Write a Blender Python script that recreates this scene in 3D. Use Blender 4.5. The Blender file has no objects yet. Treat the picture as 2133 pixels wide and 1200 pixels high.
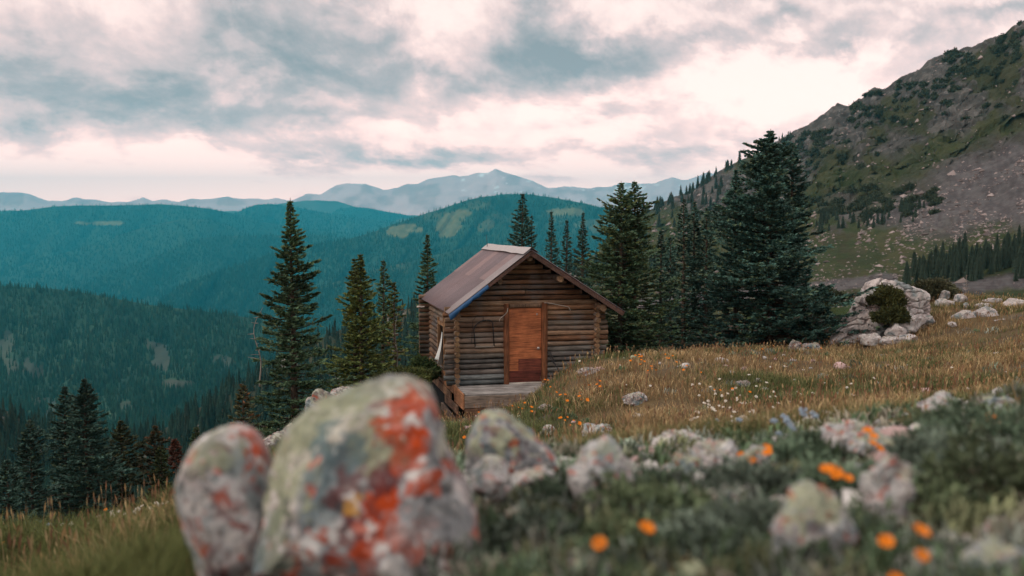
import bpy, bmesh, math, random
import numpy as np
from mathutils import Vector, Matrix
R = math.radians
scene = bpy.context.scene
COL = scene.collection
# ------------------------------------------------------------------ camera
F = 2074.0                      # focal length in photo pixels (35 mm on a 36 mm sensor)
PITCH = R(3.72)
cam_d = bpy.data.cameras.new("camera"); cam = bpy.data.objects.new("camera", cam_d); COL.objects.link(cam)
cam.location = (0, 0, 0); cam.rotation_euler = (R(90) - PITCH, 0, 0)
cam_d.sensor_width = 36; cam_d.lens = 35; cam_d.clip_start = 0.05; cam_d.clip_end = 60000
cam_d.dof.use_dof = True; cam_d.dof.focus_distance = 24.0; cam_d.dof.aperture_fstop = 1.6
scene.camera = cam
scene.render.resolution_x, scene.render.resolution_y = 1024, 576
scene.view_settings.view_transform = 'Standard'; scene.view_settings.look = 'None'
scene.view_settings.gamma = 1.0; scene.view_settings.exposure = 0.32
scene.render.engine = 'CYCLES'
cy = scene.cycles
cy.use_denoising = True
cy.max_bounces = 4; cy.diffuse_bounces = 2; cy.glossy_bounces = 1; cy.transmission_bounces = 1
cy.volume_bounces = 0; cy.transparent_max_bounces = 4
cy.caustics_reflective = False; cy.caustics_refractive = False
# ------------------------------------------------------------------ sky
SUN_EL, SUN_ROT = R(33), R(-118)
world = bpy.data.worlds.new("World"); scene.world = world; world.use_nodes = True
nt = world.node_tree; nt.nodes.clear()
class NB:
    "small helper that writes node maths"
    def __init__(s, nt): s.nt = nt
    def n(s, t, **k):
        nd = s.nt.nodes.new(t)
        for a, b in k.items(): setattr(nd, a, b)
        return nd
    def put(s, sock, v):
        if isinstance(v, bpy.types.NodeSocket): s.nt.links.new(v, sock)
        else: sock.default_value = v
    def m(s, op, a, b=0.0, c=0.0, clamp=False):
        nd = s.n('ShaderNodeMath', operation=op, use_clamp=clamp)
        s.put(nd.inputs[0], a); s.put(nd.inputs[1], b)
        if len(nd.inputs) > 2: s.put(nd.inputs[2], c)
        return nd.outputs[0]
    def xyz(s, x, y, z):
        nd = s.n('ShaderNodeCombineXYZ')
        for i, v in enumerate((x, y, z)): s.put(nd.inputs[i], v)
        return nd.outputs[0]
    def noise(s, vec, scale, detail=4, rough=.55, dist=0.0, out=0):
        nd = s.n('ShaderNodeTexNoise'); s.put(nd.inputs['Vector'], vec)
        nd.inputs['Scale'].default_value = scale; nd.inputs['Detail'].default_value = detail
        nd.inputs['Roughness'].default_value = rough; nd.inputs['Distortion'].default_value = dist
        return nd.outputs[out]
    def ramp(s, fac, stops, interp='LINEAR'):
        nd = s.n('ShaderNodeValToRGB'); s.put(nd.inputs[0], fac); cr = nd.color_ramp; cr.interpolation = interp
        while len(cr.elements) < len(stops): cr.elements.new(0.5)
        for e, (p, c) in zip(cr.elements, stops):
            e.position = p; e.color = (*c, 1) if len(c) == 3 else c
        return nd.outputs[0]
    def mix(s, fac, a, b, mode='MIX'):
        nd = s.n('ShaderNodeMix', data_type='RGBA', blend_type=mode)
        s.put(nd.inputs[0], fac); 
        for i, v in ((6, a), (7, b)):
            if isinstance(v, tuple) and len(v) == 3: v = (*v, 1)
            s.put(nd.inputs[i], v)
        return nd.outputs[2]
b = NB(nt)
tc = b.n('ShaderNodeTexCoord'); sp = b.n('ShaderNodeSeparateXYZ'); nt.links.new(tc.outputs['Generated'], sp.inputs[0])
dx, dy, dz = sp.outputs
yy = b.m('MAXIMUM', dy, .05)
sx = b.m('DIVIDE', dx, yy); sz = b.m('DIVIDE', dz, yy)
lz = b.m('LOGARITHM', b.m('ADD', b.m('MAXIMUM', dz, 0.0), .05), math.e)
cvec = b.xyz(b.m('ADD', dx, b.m('MULTIPLY', lz, .05)), dy, b.m('MULTIPLY', lz, .30))
n1 = b.noise(cvec, 6.5, 10, .58, .2)
n2 = b.noise(cvec, 15.0, 8, .62, .3)
off = b.n('ShaderNodeVectorMath', operation='ADD'); nt.links.new(cvec, off.inputs[0]); off.inputs[1].default_value = (-.012, 0, .022)
relief = b.m('SUBTRACT', b.noise(off.outputs[0], 6.5, 10, .58, .2), n1)
n3 = b.n('ShaderNodeSeparateXYZ'); nt.links.new(b.noise(cvec, 9.0, 7, .6, 0, 1), n3.inputs[0])
sx = b.m('ADD', sx, b.m('MULTIPLY', b.m('SUBTRACT', n3.outputs[0], .5), .16)); sz = b.m('ADD', sz, b.m('MULTIPLY', b.m('MULTIPLY', b.m('SUBTRACT', n3.outputs[1], .5), .30), b.m('MULTIPLY_ADD', sz, 2.2, .12)))
#        px    py   wx   wy  amp  shear
BLOBS = [(220, 238, 480, 30, .70, 0), (60, 190, 160, 20, .25, 0), (240, 110, 660, 180, .58, 0), (1750, 60, 420, 70, .14, 0), (1000, 100, 420, 90, .10, .4), (60, 130, 300, 80, .30, 0), (570, 70, 130, 110, .50, .9), (690, 150, 140, 45, .42, .6),
         (860, 95, 60, 60, .40, .9), (760, 20, 80, 40, .30, .5), (1100, 60, 90, 60, .40, .9), (1190, 120, 120, 42, .80, .7), (1300, 150, 90, 40, .32, .5), (1050, 130, 60, 60, .30, .8), (960, 165, 60, 30, .3, .6),
         (1400, 180, 120, 40, .28, .4), (1640, 88, 270, 30, .62, 0), (1820, 50, 120, 16, .30, 0), (1700, 8, 420, 18, .36, 0), (2110, 8, 90, 36, .85, -.5),
         (760, 322, 200, 18, .42, 0), (1150, 316, 420, 17, .62, 0), (900, 326, 200, 10, .3, 0), (1300, 250, 260, 16, .16, 0), (400, 180, 240, 34, .18, .2),
         (1640, 215, 260, 60, -.62, 0), (1330, 60, 130, 30, -.18, 0), (700, 385, 1400, 34, -.62, 0), (330, 330, 420, 26, -.30, 0), (820, 235, 90, 60, -.14, .5), (1900, 120, 150, 60, -.30, 0),
         (1000, 20, 60, 40, -.2, .5), (400, 20, 90, 30, -.06, .3), (1120, 200, 60, 24, -.22, .5)]
acc = None
for (px, py, wx, wy, amp, sh) in BLOBS:
    xi, zi, wx, wz = (px - 1066) / F, (465 - py) / F, wx / F, wy / F
    ddz = b.m('SUBTRACT', sz, zi)
    u = b.m('DIVIDE', b.m('ADD', b.m('SUBTRACT', sx, xi), b.m('MULTIPLY', ddz, sh)), wx)
    w = b.m('DIVIDE', ddz, wz)
    g = b.m('EXPONENT', b.m('MULTIPLY', b.m('ADD', b.m('MULTIPLY', u, u), b.m('MULTIPLY', w, w)), -1.0))
    acc = b.m('MULTIPLY_ADD', g, amp, acc if acc is not None else 0.0)
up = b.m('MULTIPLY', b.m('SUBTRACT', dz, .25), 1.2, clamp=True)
val = b.m('ADD', b.m('MULTIPLY_ADD', b.m('SUBTRACT', n1, .5), 1.1, .25), b.m('MULTIPLY_ADD', relief, -1.5, b.m('MULTIPLY', b.m('SUBTRACT', n2, .5), .5)))
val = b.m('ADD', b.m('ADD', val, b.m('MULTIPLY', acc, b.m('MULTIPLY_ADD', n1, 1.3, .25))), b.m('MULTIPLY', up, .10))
edge = b.n('ShaderNodeMapRange', interpolation_type='SMOOTHSTEP'); nt.links.new(n1, edge.inputs[0]); edge.inputs[1].default_value = .48; edge.inputs[2].default_value = .56
val = b.m('ADD', val, b.m('MULTIPLY_ADD', edge.outputs[0], .22, -.11))
ccol = b.ramp(b.m('MULTIPLY_ADD', b.m('SUBTRACT', n2, .5), .14, b.m('MULTIPLY', val, .60)), [(0.0, (1.0, .85, .78)), (.12, (.93, .76, .705)), (.25, (.75, .605, .575)), (.42, (.56, .48, .47)), (.62, (.40, .375, .375)), (.95, (.24, .255, .265))])
hz = b.m('EXPONENT', b.m('MULTIPLY', b.m('MAXIMUM', dz, 0.0), -9.0))
gain = b.m('ADD', b.m('MULTIPLY_ADD', hz, .78, .88), b.m('MULTIPLY', up, 1.0))  # sky overhead, out of view, is brightened to light the scene
sky = b.n('ShaderNodeTexSky', sky_type='NISHITA', sun_disc=False, sun_elevation=SUN_EL, sun_rotation=SUN_ROT, altitude=3400)
bg1 = b.n('ShaderNodeBackground'); nt.links.new(sky.outputs[0], bg1.inputs[0]); bg1.inputs[1].default_value = .1
glow = b.xyz(b.m('MULTIPLY_ADD', hz, 1.38, 1.0), b.m('MULTIPLY_ADD', hz, .46, 1.0), b.m('MULTIPLY_ADD', hz, .22, 1.0))
ccol2 = b.n('ShaderNodeVectorMath', operation='MULTIPLY'); nt.links.new(ccol, ccol2.inputs[0]); nt.links.new(glow, ccol2.inputs[1])
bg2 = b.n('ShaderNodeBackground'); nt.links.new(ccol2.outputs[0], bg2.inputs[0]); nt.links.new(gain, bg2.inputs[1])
mx = b.n('ShaderNodeMixShader'); mx.inputs[0].default_value = .94
nt.links.new(bg1.outputs[0], mx.inputs[1]); nt.links.new(bg2.outputs[0], mx.inputs[2])
wo = b.n('ShaderNodeOutputWorld'); nt.links.new(mx.outputs[0], wo.inputs[0])
world.cycles.sampling_method = 'MANUAL'; world.cycles.sample_map_resolution = 512
# ------------------------------------------------------------------ sun (low, veiled by cloud)
sd = bpy.data.lights.new("sun", 'SUN'); sd.energy = 1.1; sd.angle = R(14); sd.color = (1, .86, .72)
sun = bpy.data.objects.new("sun", sd); COL.objects.link(sun)
sdir = Vector((math.sin(SUN_ROT) * math.cos(SUN_EL), math.cos(SUN_ROT) * math.cos(SUN_EL), math.sin(SUN_EL)))
sun.rotation_euler = sdir.to_track_quat('Z', 'Y').to_euler(); sun.location = (-8, -4, 9)
# ------------------------------------------------------------------ helpers
CP, SP = math.cos(PITCH), math.sin(PITCH)
def P(px, py, Y):
    "point on the sight line through a photo pixel, at forward distance Y (numpy friendly)"
    a = (np.asarray(px, float) - 1066.5) / F; c = -(np.asarray(py, float) - 600) / F
    k = np.asarray(Y, float) / (CP + c * SP)
    return np.stack(np.broadcast_arrays(a * k, np.asarray(Y, float) * np.ones_like(k), (-SP + c * CP) * k), -1)
def to_px(p):
    p = np.asarray(p, float); x, y, z = p[..., 0], p[..., 1], p[..., 2]
    fw = y * CP - z * SP; up = y * SP + z * CP
    return 1066.5 + F * x / fw, 600 - F * up / fw
def _h(ix, iy, iz, s):
    n = (ix.astype(np.uint32) * np.uint32(374761393) + iy.astype(np.uint32) * np.uint32(668265263) + iz.astype(np.uint32) * np.uint32(2147483647) * np.uint32(3) + np.uint32(s * 7919 + 13))
    n = (n ^ (n >> np.uint32(13))) * np.uint32(1274126177); n = n ^ (n >> np.uint32(16)); n = n * np.uint32(2246822519); n = n ^ (n >> np.uint32(15))
    return n.astype(np.float64) / 4294967295.0 * 2 - 1
def vn(p, s=0):
    p = np.asarray(p, float); f = np.floor(p); t = p - f; t = t * t * t * (t * (t * 6 - 15) + 10)
    i = f.astype(np.int64); x0, y0, z0 = i[..., 0], i[..., 1], i[..., 2]; r = 0
    for a in (0, 1):
        wx = t[..., 0] if a else 1 - t[..., 0]
        for c in (0, 1):
            wy = t[..., 1] if c else 1 - t[..., 1]
            for d in (0, 1):
                wz = t[..., 2] if d else 1 - t[..., 2]
                r = r + wx * wy * wz * _h(x0 + a, y0 + c, z0 + d, s)
    return r
def fbm(p, o=4, s=0, g=.5):
    p = np.asarray(p, float); r = 0; a = 1.0; tot = 0
    for k in range(o): r = r + a * vn(p * 2.0 ** k + 17.3 * k, s + k); tot += a; a *= g
    return r / tot * 1.5
def ridged(p, o=4, s=0):
    p = np.asarray(p, float); r = 0; a = 1.0; tot = 0
    for k in range(o): r = r + a * (1 - 2 * np.abs(vn(p * 2.0 ** k + 9.1 * k, s + k))); tot += a; a *= .5
    return r / tot
def sm(a, b, x): t = np.clip((x - a) / (b - a), 0, 1); return t * t * (3 - 2 * t)
def lerp(a, b, t):
    t = np.asarray(t)[..., None]; return np.asarray(a) * (1 - t) + np.asarray(b) * t
def mk(name, V, faces, mat, col=None, parent=None, smooth=False):
    "numpy mesh -> ONE object; faces is one or more (n,k) index arrays"
    V = np.asarray(V, np.float32).reshape(-1, 3)
    if not isinstance(faces, (list, tuple)): faces = [faces]
    faces = [np.asarray(f, np.int32) for f in faces if len(f)]
    me = bpy.data.meshes.new(name); me.vertices.add(len(V)); me.vertices.foreach_set('co', V.ravel())
    loops = np.concatenate([f.ravel() for f in faces]); sizes = np.concatenate([np.full(len(f), f.shape[1], np.int32) for f in faces])
    starts = np.concatenate([[0], np.cumsum(sizes)[:-1]]).astype(np.int32)
    me.loops.add(len(loops)); me.loops.foreach_set('vertex_index', loops)
    me.polygons.add(len(sizes)); me.polygons.foreach_set('loop_start', starts)
    try: me.polygons.foreach_set('loop_total', sizes)
    except Exception: pass
    me.polygons.foreach_set('use_smooth', np.full(len(sizes), smooth, bool))
    if col is not None:
        c = np.ones((len(V), 4), np.float32); c[:, :3] = np.clip(np.asarray(col, float).reshape(-1, 3), 0, 1)
        at = me.color_attributes.new('Col', 'FLOAT_COLOR', 'POINT'); at.data.foreach_set('color', c.ravel())
    me.update(calc_edges=True)
    if mat: me.materials.append(mat)
    o = bpy.data.objects.new(name, me); COL.objects.link(o)
    if parent: o.parent = parent
    return o
def tag(o, label=None, cat=None, group=None, kind=None):
    if label: o['label'] = label
    if cat: o['category'] = cat
    if group: o['group'] = group
    if kind: o['kind'] = kind
    return o
def empty(name, loc, label, cat, group=None, rz=0.0):
    o = bpy.data.objects.new(name, None); COL.objects.link(o); o.empty_display_size = .1
    o.location = [float(v) for v in loc]; o.rotation_euler = (0, 0, rz); return tag(o, label, cat, group)
def dup(o, loc, rz=0.0, sc=1.0, label=None, group=None):
    c = o.copy(); COL.objects.link(c); c.location = [float(v) for v in loc]; c.rotation_euler = (0, 0, rz); c.scale = (sc, sc, sc) if np.isscalar(sc) else sc
    if label: c['label'] = label
    if group: c['group'] = group
    for ch in list(o.children):
        k = ch.copy(); COL.objects.link(k); k.parent = c
        for g in list(ch.children):
            d = g.copy(); COL.objects.link(d); d.parent = k
    return c
def material(name, rough=.85, spec=.3, nscale=0, namt=.3, bump=0, bscale=None, stretch=(1, 1, 1), base=None, metal=0, bdist=.01, fine=0, famt=0):
    "colour = vertex colour (or base) x procedural noise, plus noise bump"
    m = bpy.data.materials.new(name); m.use_nodes = True; t = m.node_tree; q = NB(t)
    bs = t.nodes['Principled BSDF']; bs.inputs['Roughness'].default_value = rough; bs.inputs['Specular IOR Level'].default_value = spec; bs.inputs['Metallic'].default_value = metal
    if base is None:
        c = q.n('ShaderNodeAttribute', attribute_name='Col').outputs['Color']
    else:
        c = q.n('ShaderNodeRGB'); c.outputs[0].default_value = (*base, 1); c = c.outputs[0]
    tcx = q.n('ShaderNodeTexCoord').outputs['Object']; mp = q.n('ShaderNodeMapping'); t.links.new(tcx, mp.inputs[0]); mp.inputs['Scale'].default_value = stretch
    v = mp.outputs[0]
    if nscale:
        f = q.m('MULTIPLY_ADD', q.m('SUBTRACT', q.noise(v, nscale, 6, .62), .5), namt * 3, 1.0)
        if fine: f = q.m('MULTIPLY', f, q.m('MULTIPLY_ADD', q.m('SUBTRACT', q.noise(v, fine, 3, .7), .5), famt * 3, 1.0))
        vm = q.n('ShaderNodeVectorMath', operation='SCALE'); t.links.new(c, vm.inputs[0]); t.links.new(f, vm.inputs['Scale']); c = vm.outputs[0]
    t.links.new(c, bs.inputs['Base Color'])
    if bump:
        bn = q.n('ShaderNodeBump'); bn.inputs['Strength'].default_value = bump; bn.inputs['Distance'].default_value = bdist
        t.links.new(q.noise(v, bscale or nscale, 8, .65), bn.inputs['Height']); t.links.new(bn.outputs[0], bs.inputs['Normal'])
    return m
def grid_faces(nu, nv, off=0):
    i, j = np.meshgrid(np.arange(nu - 1), np.arange(nv - 1), indexing='ij'); a = (i * nv + j).ravel() + off
    return np.stack([a, a + nv, a + nv + 1, a + 1], -1)
def pts(l): a = np.array(l, float); return a[:, 0], a[:, 1]
def itp(x, l): return np.interp(x, *pts(l))
def smooth1(a, k):
    if k < 2: return a
    w = np.hanning(k + 2)[1:-1]; w /= w.sum(); return np.convolve(np.pad(a, (k // 2, k - 1 - k // 2), mode='edge'), w, 'valid')
rng = np.random.default_rng(7)
# ------------------------------------------------------------------ materials of the setting
M = {}
M['forest'] = material('conifer_foliage', .9, .1)
M['ground'] = material('meadow_soil', .95, .1, 6.0, .35, .6, 30, bdist=.03, fine=60, famt=.3)
M['hill'] = material('forested_ground', .95, .1, .02, .3)
M['mount'] = material('bare_mountain', .95, .1, .0015, .25)
M['crag'] = material('crag_rock', .95, .1, .12, .35, .9, .25, bdist=2.0, fine=.7, famt=.35)
# ------------------------------------------------------------------ far terrain: every ridge is a sheet at its own distance
class Sheet: pass
def sheet(name, sky, base, Dc, Db, nu, nv, mat, colf, pw=1.0, ksm=9, spur=0.0, sfreq=(.004, 3), seed=1, rough=0.0, skyn=0.0, disp=None):
    s = Sheet(); px = np.linspace(sky[0][0], sky[-1][0], nu)
    k = max(1, int(ksm * nu / (px[-1] - px[0])))
    sk = smooth1(itp(px, sky), k); bs = itp(px, base); dc = smooth1(itp(px, Dc), k * 4 + 1); db = smooth1(itp(px, Db), k * 4 + 1)
    if skyn: sk = sk + skyn * fbm(np.stack([px * .045, px * 0, px * 0], -1), 4, seed)
    v = np.linspace(0, 1, nv); PX = px[:, None] + 0 * v; PY = bs[:, None] + (sk - bs)[:, None] * v; D = db[:, None] + (dc - db)[:, None] * v ** pw
    if spur:
        D = D * (1 + spur * ridged(np.stack([PX * sfreq[0] + .7 * PY * sfreq[0], v * sfreq[1] * .35 + 0 * PX, 0 * PX + seed], -1), 4, seed) * np.sin(np.pi * np.clip(v * .92, 0, 1)) ** .7)
    if rough: D = D * (1 + rough * fbm(np.stack([PX * .02, PY * .02, 0 * PX], -1), 5, seed + 5))
    G = P(PX, PY, D)
    if disp is not None: G = disp(G, PX, PY, v + 0 * PX)
    s.G, s.PX, s.PY, s.v = G, PX, PY, v
    C = colf(PX, PY, G)
    back = []; last = G[:, -1]
    for f, dn in ((1.03, .012), (1.10, .05), (1.3, .16)):
        q = last * f; q[:, 2] = last[:, 2] - dn * last[:, 1]; back.append(q)
    low = G[:, 0] * .9; low[:, 2] = G[:, 0, 2] - .05 * G[:, 0, 1]
    full = np.concatenate([low[:, None], G, np.stack(back, 1)], 1); Cf = np.concatenate([C[:, :1], C, np.repeat(C[:, -1:], 3, 1)], 1)
    s.o = tag(mk(name, full, grid_faces(nu, nv + 4), mat, Cf, smooth=True), kind='structure')
    return s
def sample(s, n, seed, mask=None, vmax=1.0):
    r = np.random.default_rng(seed); nu, nv = s.PX.shape
    i = r.random(n) * (nu - 1.001); j = r.random(n) * (nv - 1.001) * vmax
    a, c = i.astype(int), j.astype(int); fi, fj = (i - a)[:, None], (j - c)[:, None]
    L = lambda A: (A[a, c] * (1 - fi) + A[a + 1, c] * fi) * (1 - fj) + (A[a, c + 1] * (1 - fi) + A[a + 1, c + 1] * fi) * fj
    p = L(s.G); px = L(s.PX[..., None])[:, 0]; py = L(s.PY[..., None])[:, 0]
    if mask is not None:
        k = r.random(n) < mask(px, py); p, px, py = p[k], px[k], py[k]
    return p, px, py
def cones(name, p, h, rad, col, seed, sides=5, tiers=1):
    "many far conifers as one mass: each a small jagged cone of its own"
    r = np.random.default_rng(seed); n = len(p); Vs, Fs, Cs = [], [], []; off = 0
    for t in range(tiers):
        z0 = t / tiers * .82; z1 = 1.0 if t == tiers - 1 else min(1, z0 + 1.0 / tiers * 1.55); rr = rad * (1 - z0) ** .9
        ang = np.arange(sides) / sides * 2 * np.pi + r.random((n, 1)) * 6.28
        rk = rr[:, None] * r.uniform(.6, 1.15, (n, sides))
        ring = np.stack([p[:, None, 0] + rk * np.cos(ang), p[:, None, 1] + rk * np.sin(ang), p[:, None, 2] + h[:, None] * (z0 + r.uniform(-.03, .02, (n, sides)))], -1)
        apex = p + np.stack([0 * h, 0 * h, h * z1], -1)
        V = np.concatenate([ring, apex[:, None]], 1); base = (np.arange(n) * (sides + 1))[:, None] + off
        k = np.arange(sides); f = np.stack([base + k, base + (k + 1) % sides, base + sides + 0 * k], -1)
        Vs.append(V.reshape(-1, 3)); Fs.append(f.reshape(-1, 3)); off += n * (sides + 1)
        cc = np.repeat(col[:, None], sides + 1, 1).copy(); Cs.append(cc.reshape(-1, 3))
    return tag(mk(name, np.concatenate(Vs), np.concatenate(Fs), M['forest'], np.concatenate(Cs)), kind='stuff')
def pnoise(px, py, f, s=0, o=4): return fbm(np.stack([px * f, py * f, 0 * px], -1), o, s)
def forest_col(n, seed, base=(.014, .050, .034)):
    r = np.random.default_rng(seed); k = r.uniform(.55, 1.5, (n, 1)); return np.array(base) * k * np.array([1, 1, 1]) + np.array([.010, .004, 0]) * r.random((n, 1))
# far blue mountains
def c_mount(px, py, G):
    n = pnoise(px, py * 1.6, .03, 3); c = lerp((.58, .44, .44), (.42, .31, .31), sm(-.2, .5, n))
    return lerp(c, (.75, .75, .75), sm(.62, .75, pnoise(px, py * 2, .06, 9)) * (py < 400))
F1 = [(-500, 405), (-200, 410), (0, 402), (45, 400), (100, 418), (130, 418), (160, 412), (230, 421), (270, 419), (297, 411), (318, 420), (345, 415), (370, 421), (400, 414), (420, 416), (475, 410), (500, 414), (545, 415), (575, 413), (605, 418), (640, 404), (668, 406), (700, 386), (725, 382), (760, 384), (800, 396), (830, 390), (850, 384), (870, 384), (890, 374), (915, 370), (943, 364), (958, 369), (990, 360), (1015, 360), (1032, 352), (1050, 360), (1070, 365), (1090, 372), (1110, 377), (1140, 391), (1190, 388), (1230, 392), (1275, 387), (1300, 379), (1325, 382), (1365, 382), (1400, 369), (1430, 375), (1455, 368), (1475, 359), (1530, 372), (1700, 390), (2200, 400), (2700, 410)]
sheet('distant_mountains', F1, [(-500, 500), (2700, 500)], [(-500, 13500), (2700, 13500)], [(-500, 9500), (2700, 9500)], 900, 60, M['mount'], c_mount, ksm=3, spur=.014, sfreq=(.03, 5), seed=4, skyn=1.6)
F2 = [(-400, 440), (200, 438), (520, 440), (585, 424), (640, 417), (700, 419), (760, 436), (800, 446), (900, 450), (1300, 452), (1800, 460)]
sheet('distant_foothills', F2, [(-400, 500), (1800, 500)], [(-400, 10500), (1800, 10500)], [(-400, 8800), (1800, 8800)], 400, 30, M['mount'], lambda a, c, G: lerp((.05, .07, .05), (.07, .08, .05), sm(-.3, .3, pnoise(a, c, .03, 6))), ksm=10, spur=.05, seed=5, skyn=.8)
GREEN = (.012, .040, .028)
def c_hill(clear):
    def f(px, py, G):
        c = lerp(GREEN, (.022, .056, .034), sm(-.4, .6, pnoise(px, py, .02, 2)))
        return lerp(c, (.13, .135, .065), clear(px, py) * (.75 + .25 * pnoise(px, py, .15, 8)))
    return f
def ell(px, py, cx, cy_, wx, wy, sh=0, n=.35, f=.05): 
    d = ((px - cx + sh * (py - cy_)) / wx) ** 2 + ((py - cy_) / wy) ** 2 + n * 2 * pnoise(px, py, f, 11); return sm(1.1, .8, d)
cC = lambda px, py: np.maximum(ell(px, py, 715, 458, 26, 6), ell(px, py, 860, 462, 40, 6) * .6)
sC = sheet('forested_hill', [(560, 470), (640, 460), (690, 445), (706, 434), (730, 431), (765, 433), (800, 440), (840, 447), (875, 455), (950, 462), (1100, 470)], [(560, 520), (1100, 520)], [(560, 9400), (1100, 9400)], [(560, 8000), (1100, 8000)], 200, 30, M['hill'], c_hill(cC), seed=6)
cB = lambda px, py: ell(px, py, 690, 497, 110, 5, 0, .3) * .8
sB = sheet('forested_hill', [(400, 480), (485, 448), (510, 434), (535, 426), (565, 425), (600, 429), (650, 438), (700, 447), (780, 458), (850, 464), (1000, 480)], [(400, 540), (1000, 540)], [(400, 8200), (1000, 8200)], [(400, 5900), (1000, 5600)], 260, 40, M['hill'], c_hill(cB), seed=7, spur=.05, sfreq=(.012, 3))
cA = lambda px, py: np.maximum(ell(px, py, 212, 465, 48, 5), ell(px, py, 145, 578, 30, 7, -1.2) * .5)
sA = sheet('forested_hill', [(-500, 470), (-200, 446), (0, 441), (60, 437), (110, 430), (160, 428), (220, 428), (290, 427), (330, 425), (370, 428), (430, 434), (480, 444), (540, 462), (640, 478), (760, 492), (900, 500)], [(-500, 740), (900, 740)], [(-500, 6600), (900, 6900)], [(-500, 3600), (900, 3900)], 420, 110, M['hill'], c_hill(cA), seed=8, spur=.05, sfreq=(.0085, 2.2))
sA2 = sheet('forested_hill', [(60, 690), (120, 640), (190, 588), (250, 560), (310, 540), (400, 500), (450, 492), (560, 490), (650, 488), (760, 500), (880, 520)], [(60, 760), (880, 760)], [(60, 4100), (400, 5000), (880, 5600)], [(60, 3200), (880, 3400)], 300, 80, M['hill'], c_hill(lambda a, c: ell(a, c, 150, 590, 26, 30, .9, .5) * .35), seed=9, spur=.03, sfreq=(.010, 2))
def cD(px, py):
    m = np.maximum.reduce([ell(px, py, 838, 482, 32, 14, .8), ell(px, py, 940, 468, 34, 30, .55), ell(px, py, 1180, 442, 50, 9, -.5), ell(px, py, 1010, 470, 20, 12, .5) * .6, ell(px, py, 1250, 470, 60, 14, 0) * .6, ell(px, py, 1330, 470, 60, 20, 0) * .7])
    return np.maximum(m, sm(.1, .5, pnoise(px, py * 2.2, .012, 15)) * sm(520, 420, py) * .45)
sD = sheet('forested_hill', [(240, 740), (300, 680), (330, 632), (370, 600), (450, 567), (560, 532), (660, 509), (720, 500), (780, 482), (840, 460), (900, 441), (950, 424), (1000, 411), (1060, 404), (1110, 406), (1160, 413), (1210, 422), (1260, 433), (1330, 446), (1450, 470), (1700, 520)], [(240, 800), (1700, 800)], [(240, 3300), (700, 4100), (1060, 4700), (1700, 4400)], [(240, 2600), (1700, 2400)], 560, 130, M['hill'], c_hill(cD), seed=10, spur=.06, sfreq=(.010, 2.2), skyn=1.0)
sE = sheet('forested_hill', [(420, 720), (500, 672), (580, 628), (660, 600), (760, 566), (880, 538), (980, 512), (1060, 503), (1130, 512), (1220, 540), (1340, 580)], [(420, 780), (1340, 780)], [(420, 2700), (1000, 3600), (1340, 3500)], [(420, 2300), (1340, 2300)], 300, 70, M['hill'], c_hill(lambda a, c: sm(.2, .6, pnoise(a, c * 2, .012, 19)) * .35), seed=14, spur=.04, sfreq=(.010, 2))
sA3 = sheet('forested_hill', [(-400, 640), (-200, 600), (0, 566), (90, 540), (170, 515), (240, 492), (310, 470), (380, 456), (440, 458), (500, 480), (560, 510)], [(-400, 700), (560, 700)], [(-400, 4600), (380, 6000), (560, 6000)], [(-400, 3300), (560, 3400)], 300, 60, M['hill'], c_hill(lambda a, c: 0 * a), seed=15, spur=.03, sfreq=(.010, 2))
cH = lambda px, py: np.maximum.reduce([ell(px, py, 335, 745, 22, 30, -.5, .5) * .8, ell(px, py, 370, 800, 34, 9, -.3, .4), ell(px, py, 470, 752, 20, 12, -.6, .5) * .7, ell(px, py, 40, 765, 44, 22, -1.2, .5) * .7, ell(px, py, 100, 850, 30, 26, -.8, .6) * .55, ell(px, py, 270, 845, 20, 10, 0, .5) * .6, ell(px, py, 12, 720, 16, 24, 0, .5) * .7])
def c_h1(px, py, G): return lerp(c_hill(lambda a, c: 0 * a)(px, py, G), (.085, .075, .07), cH(px, py) * .45)
sH = sheet('forested_hill', [(-500, 590), (-150, 590), (0, 596), (100, 601), (180, 611), (300, 634), (380, 644), (450, 652), (530, 664), (650, 690), (800, 722), (1000, 770), (1200, 800)], [(-500, 960), (1200, 960)], [(-500, 1650), (530, 1500), (1200, 1400)], [(-500, 620), (1200, 620)], 420, 130, M['hill'], c_h1, seed=11, spur=.08, sfreq=(.007, 2.4))
sN = sheet('wooded_slope', [(-500, 780), (-100, 830), (0, 850), (60, 880), (150, 910), (250, 915), (330, 900), (380, 872), (450, 828), (560, 765), (640, 720), (700, 690), (830, 650), (900, 622), (1000, 600), (1150, 570), (1260, 545), (1400, 540)], [(-500, 1200), (0, 1200), (560, 1050), (1000, 900), (1400, 800)], [(-500, 330), (0, 350), (400, 420), (1260, 480), (1400, 480)], [(-500, 120), (1400, 160)], 400, 100, M['hill'],
           lambda a, c, G: lerp(lerp((.022, .03, .017), (.05, .05, .028), sm(-.2, .6, pnoise(a, c, .03, 5))), (.16, .145, .13), sm(.35, .6, pnoise(a, c, .02, 21)) * .8), seed=12, rough=.02)
def forest(name, s, n, hmin, hmax, mask, seed, sides=5, tiers=1, rf=.2, base=(.012, .044, .030), label=None, gap=.3, gf=.03):
    p, px, py = sample(s, n, seed, lambda a, c: (1 - np.clip(mask(a, c) * 1.2, 0, 1)) * (sm(-1.0, gap, pnoise(a, c, gf, seed + 30) + .6)))
    r = np.random.default_rng(seed + 1); h = r.uniform(hmin, hmax, len(p)) * (1 + .25 * pnoise(px, py, .05, seed)); p = p.copy(); p[:, 2] -= h * .12
    o = cones(name, p, h, h * rf * r.uniform(.75, 1.25, len(p)), forest_col(len(p), seed + 2, base), seed + 3, sides, tiers)
    tag(o, label, 'forest'); return o
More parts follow.
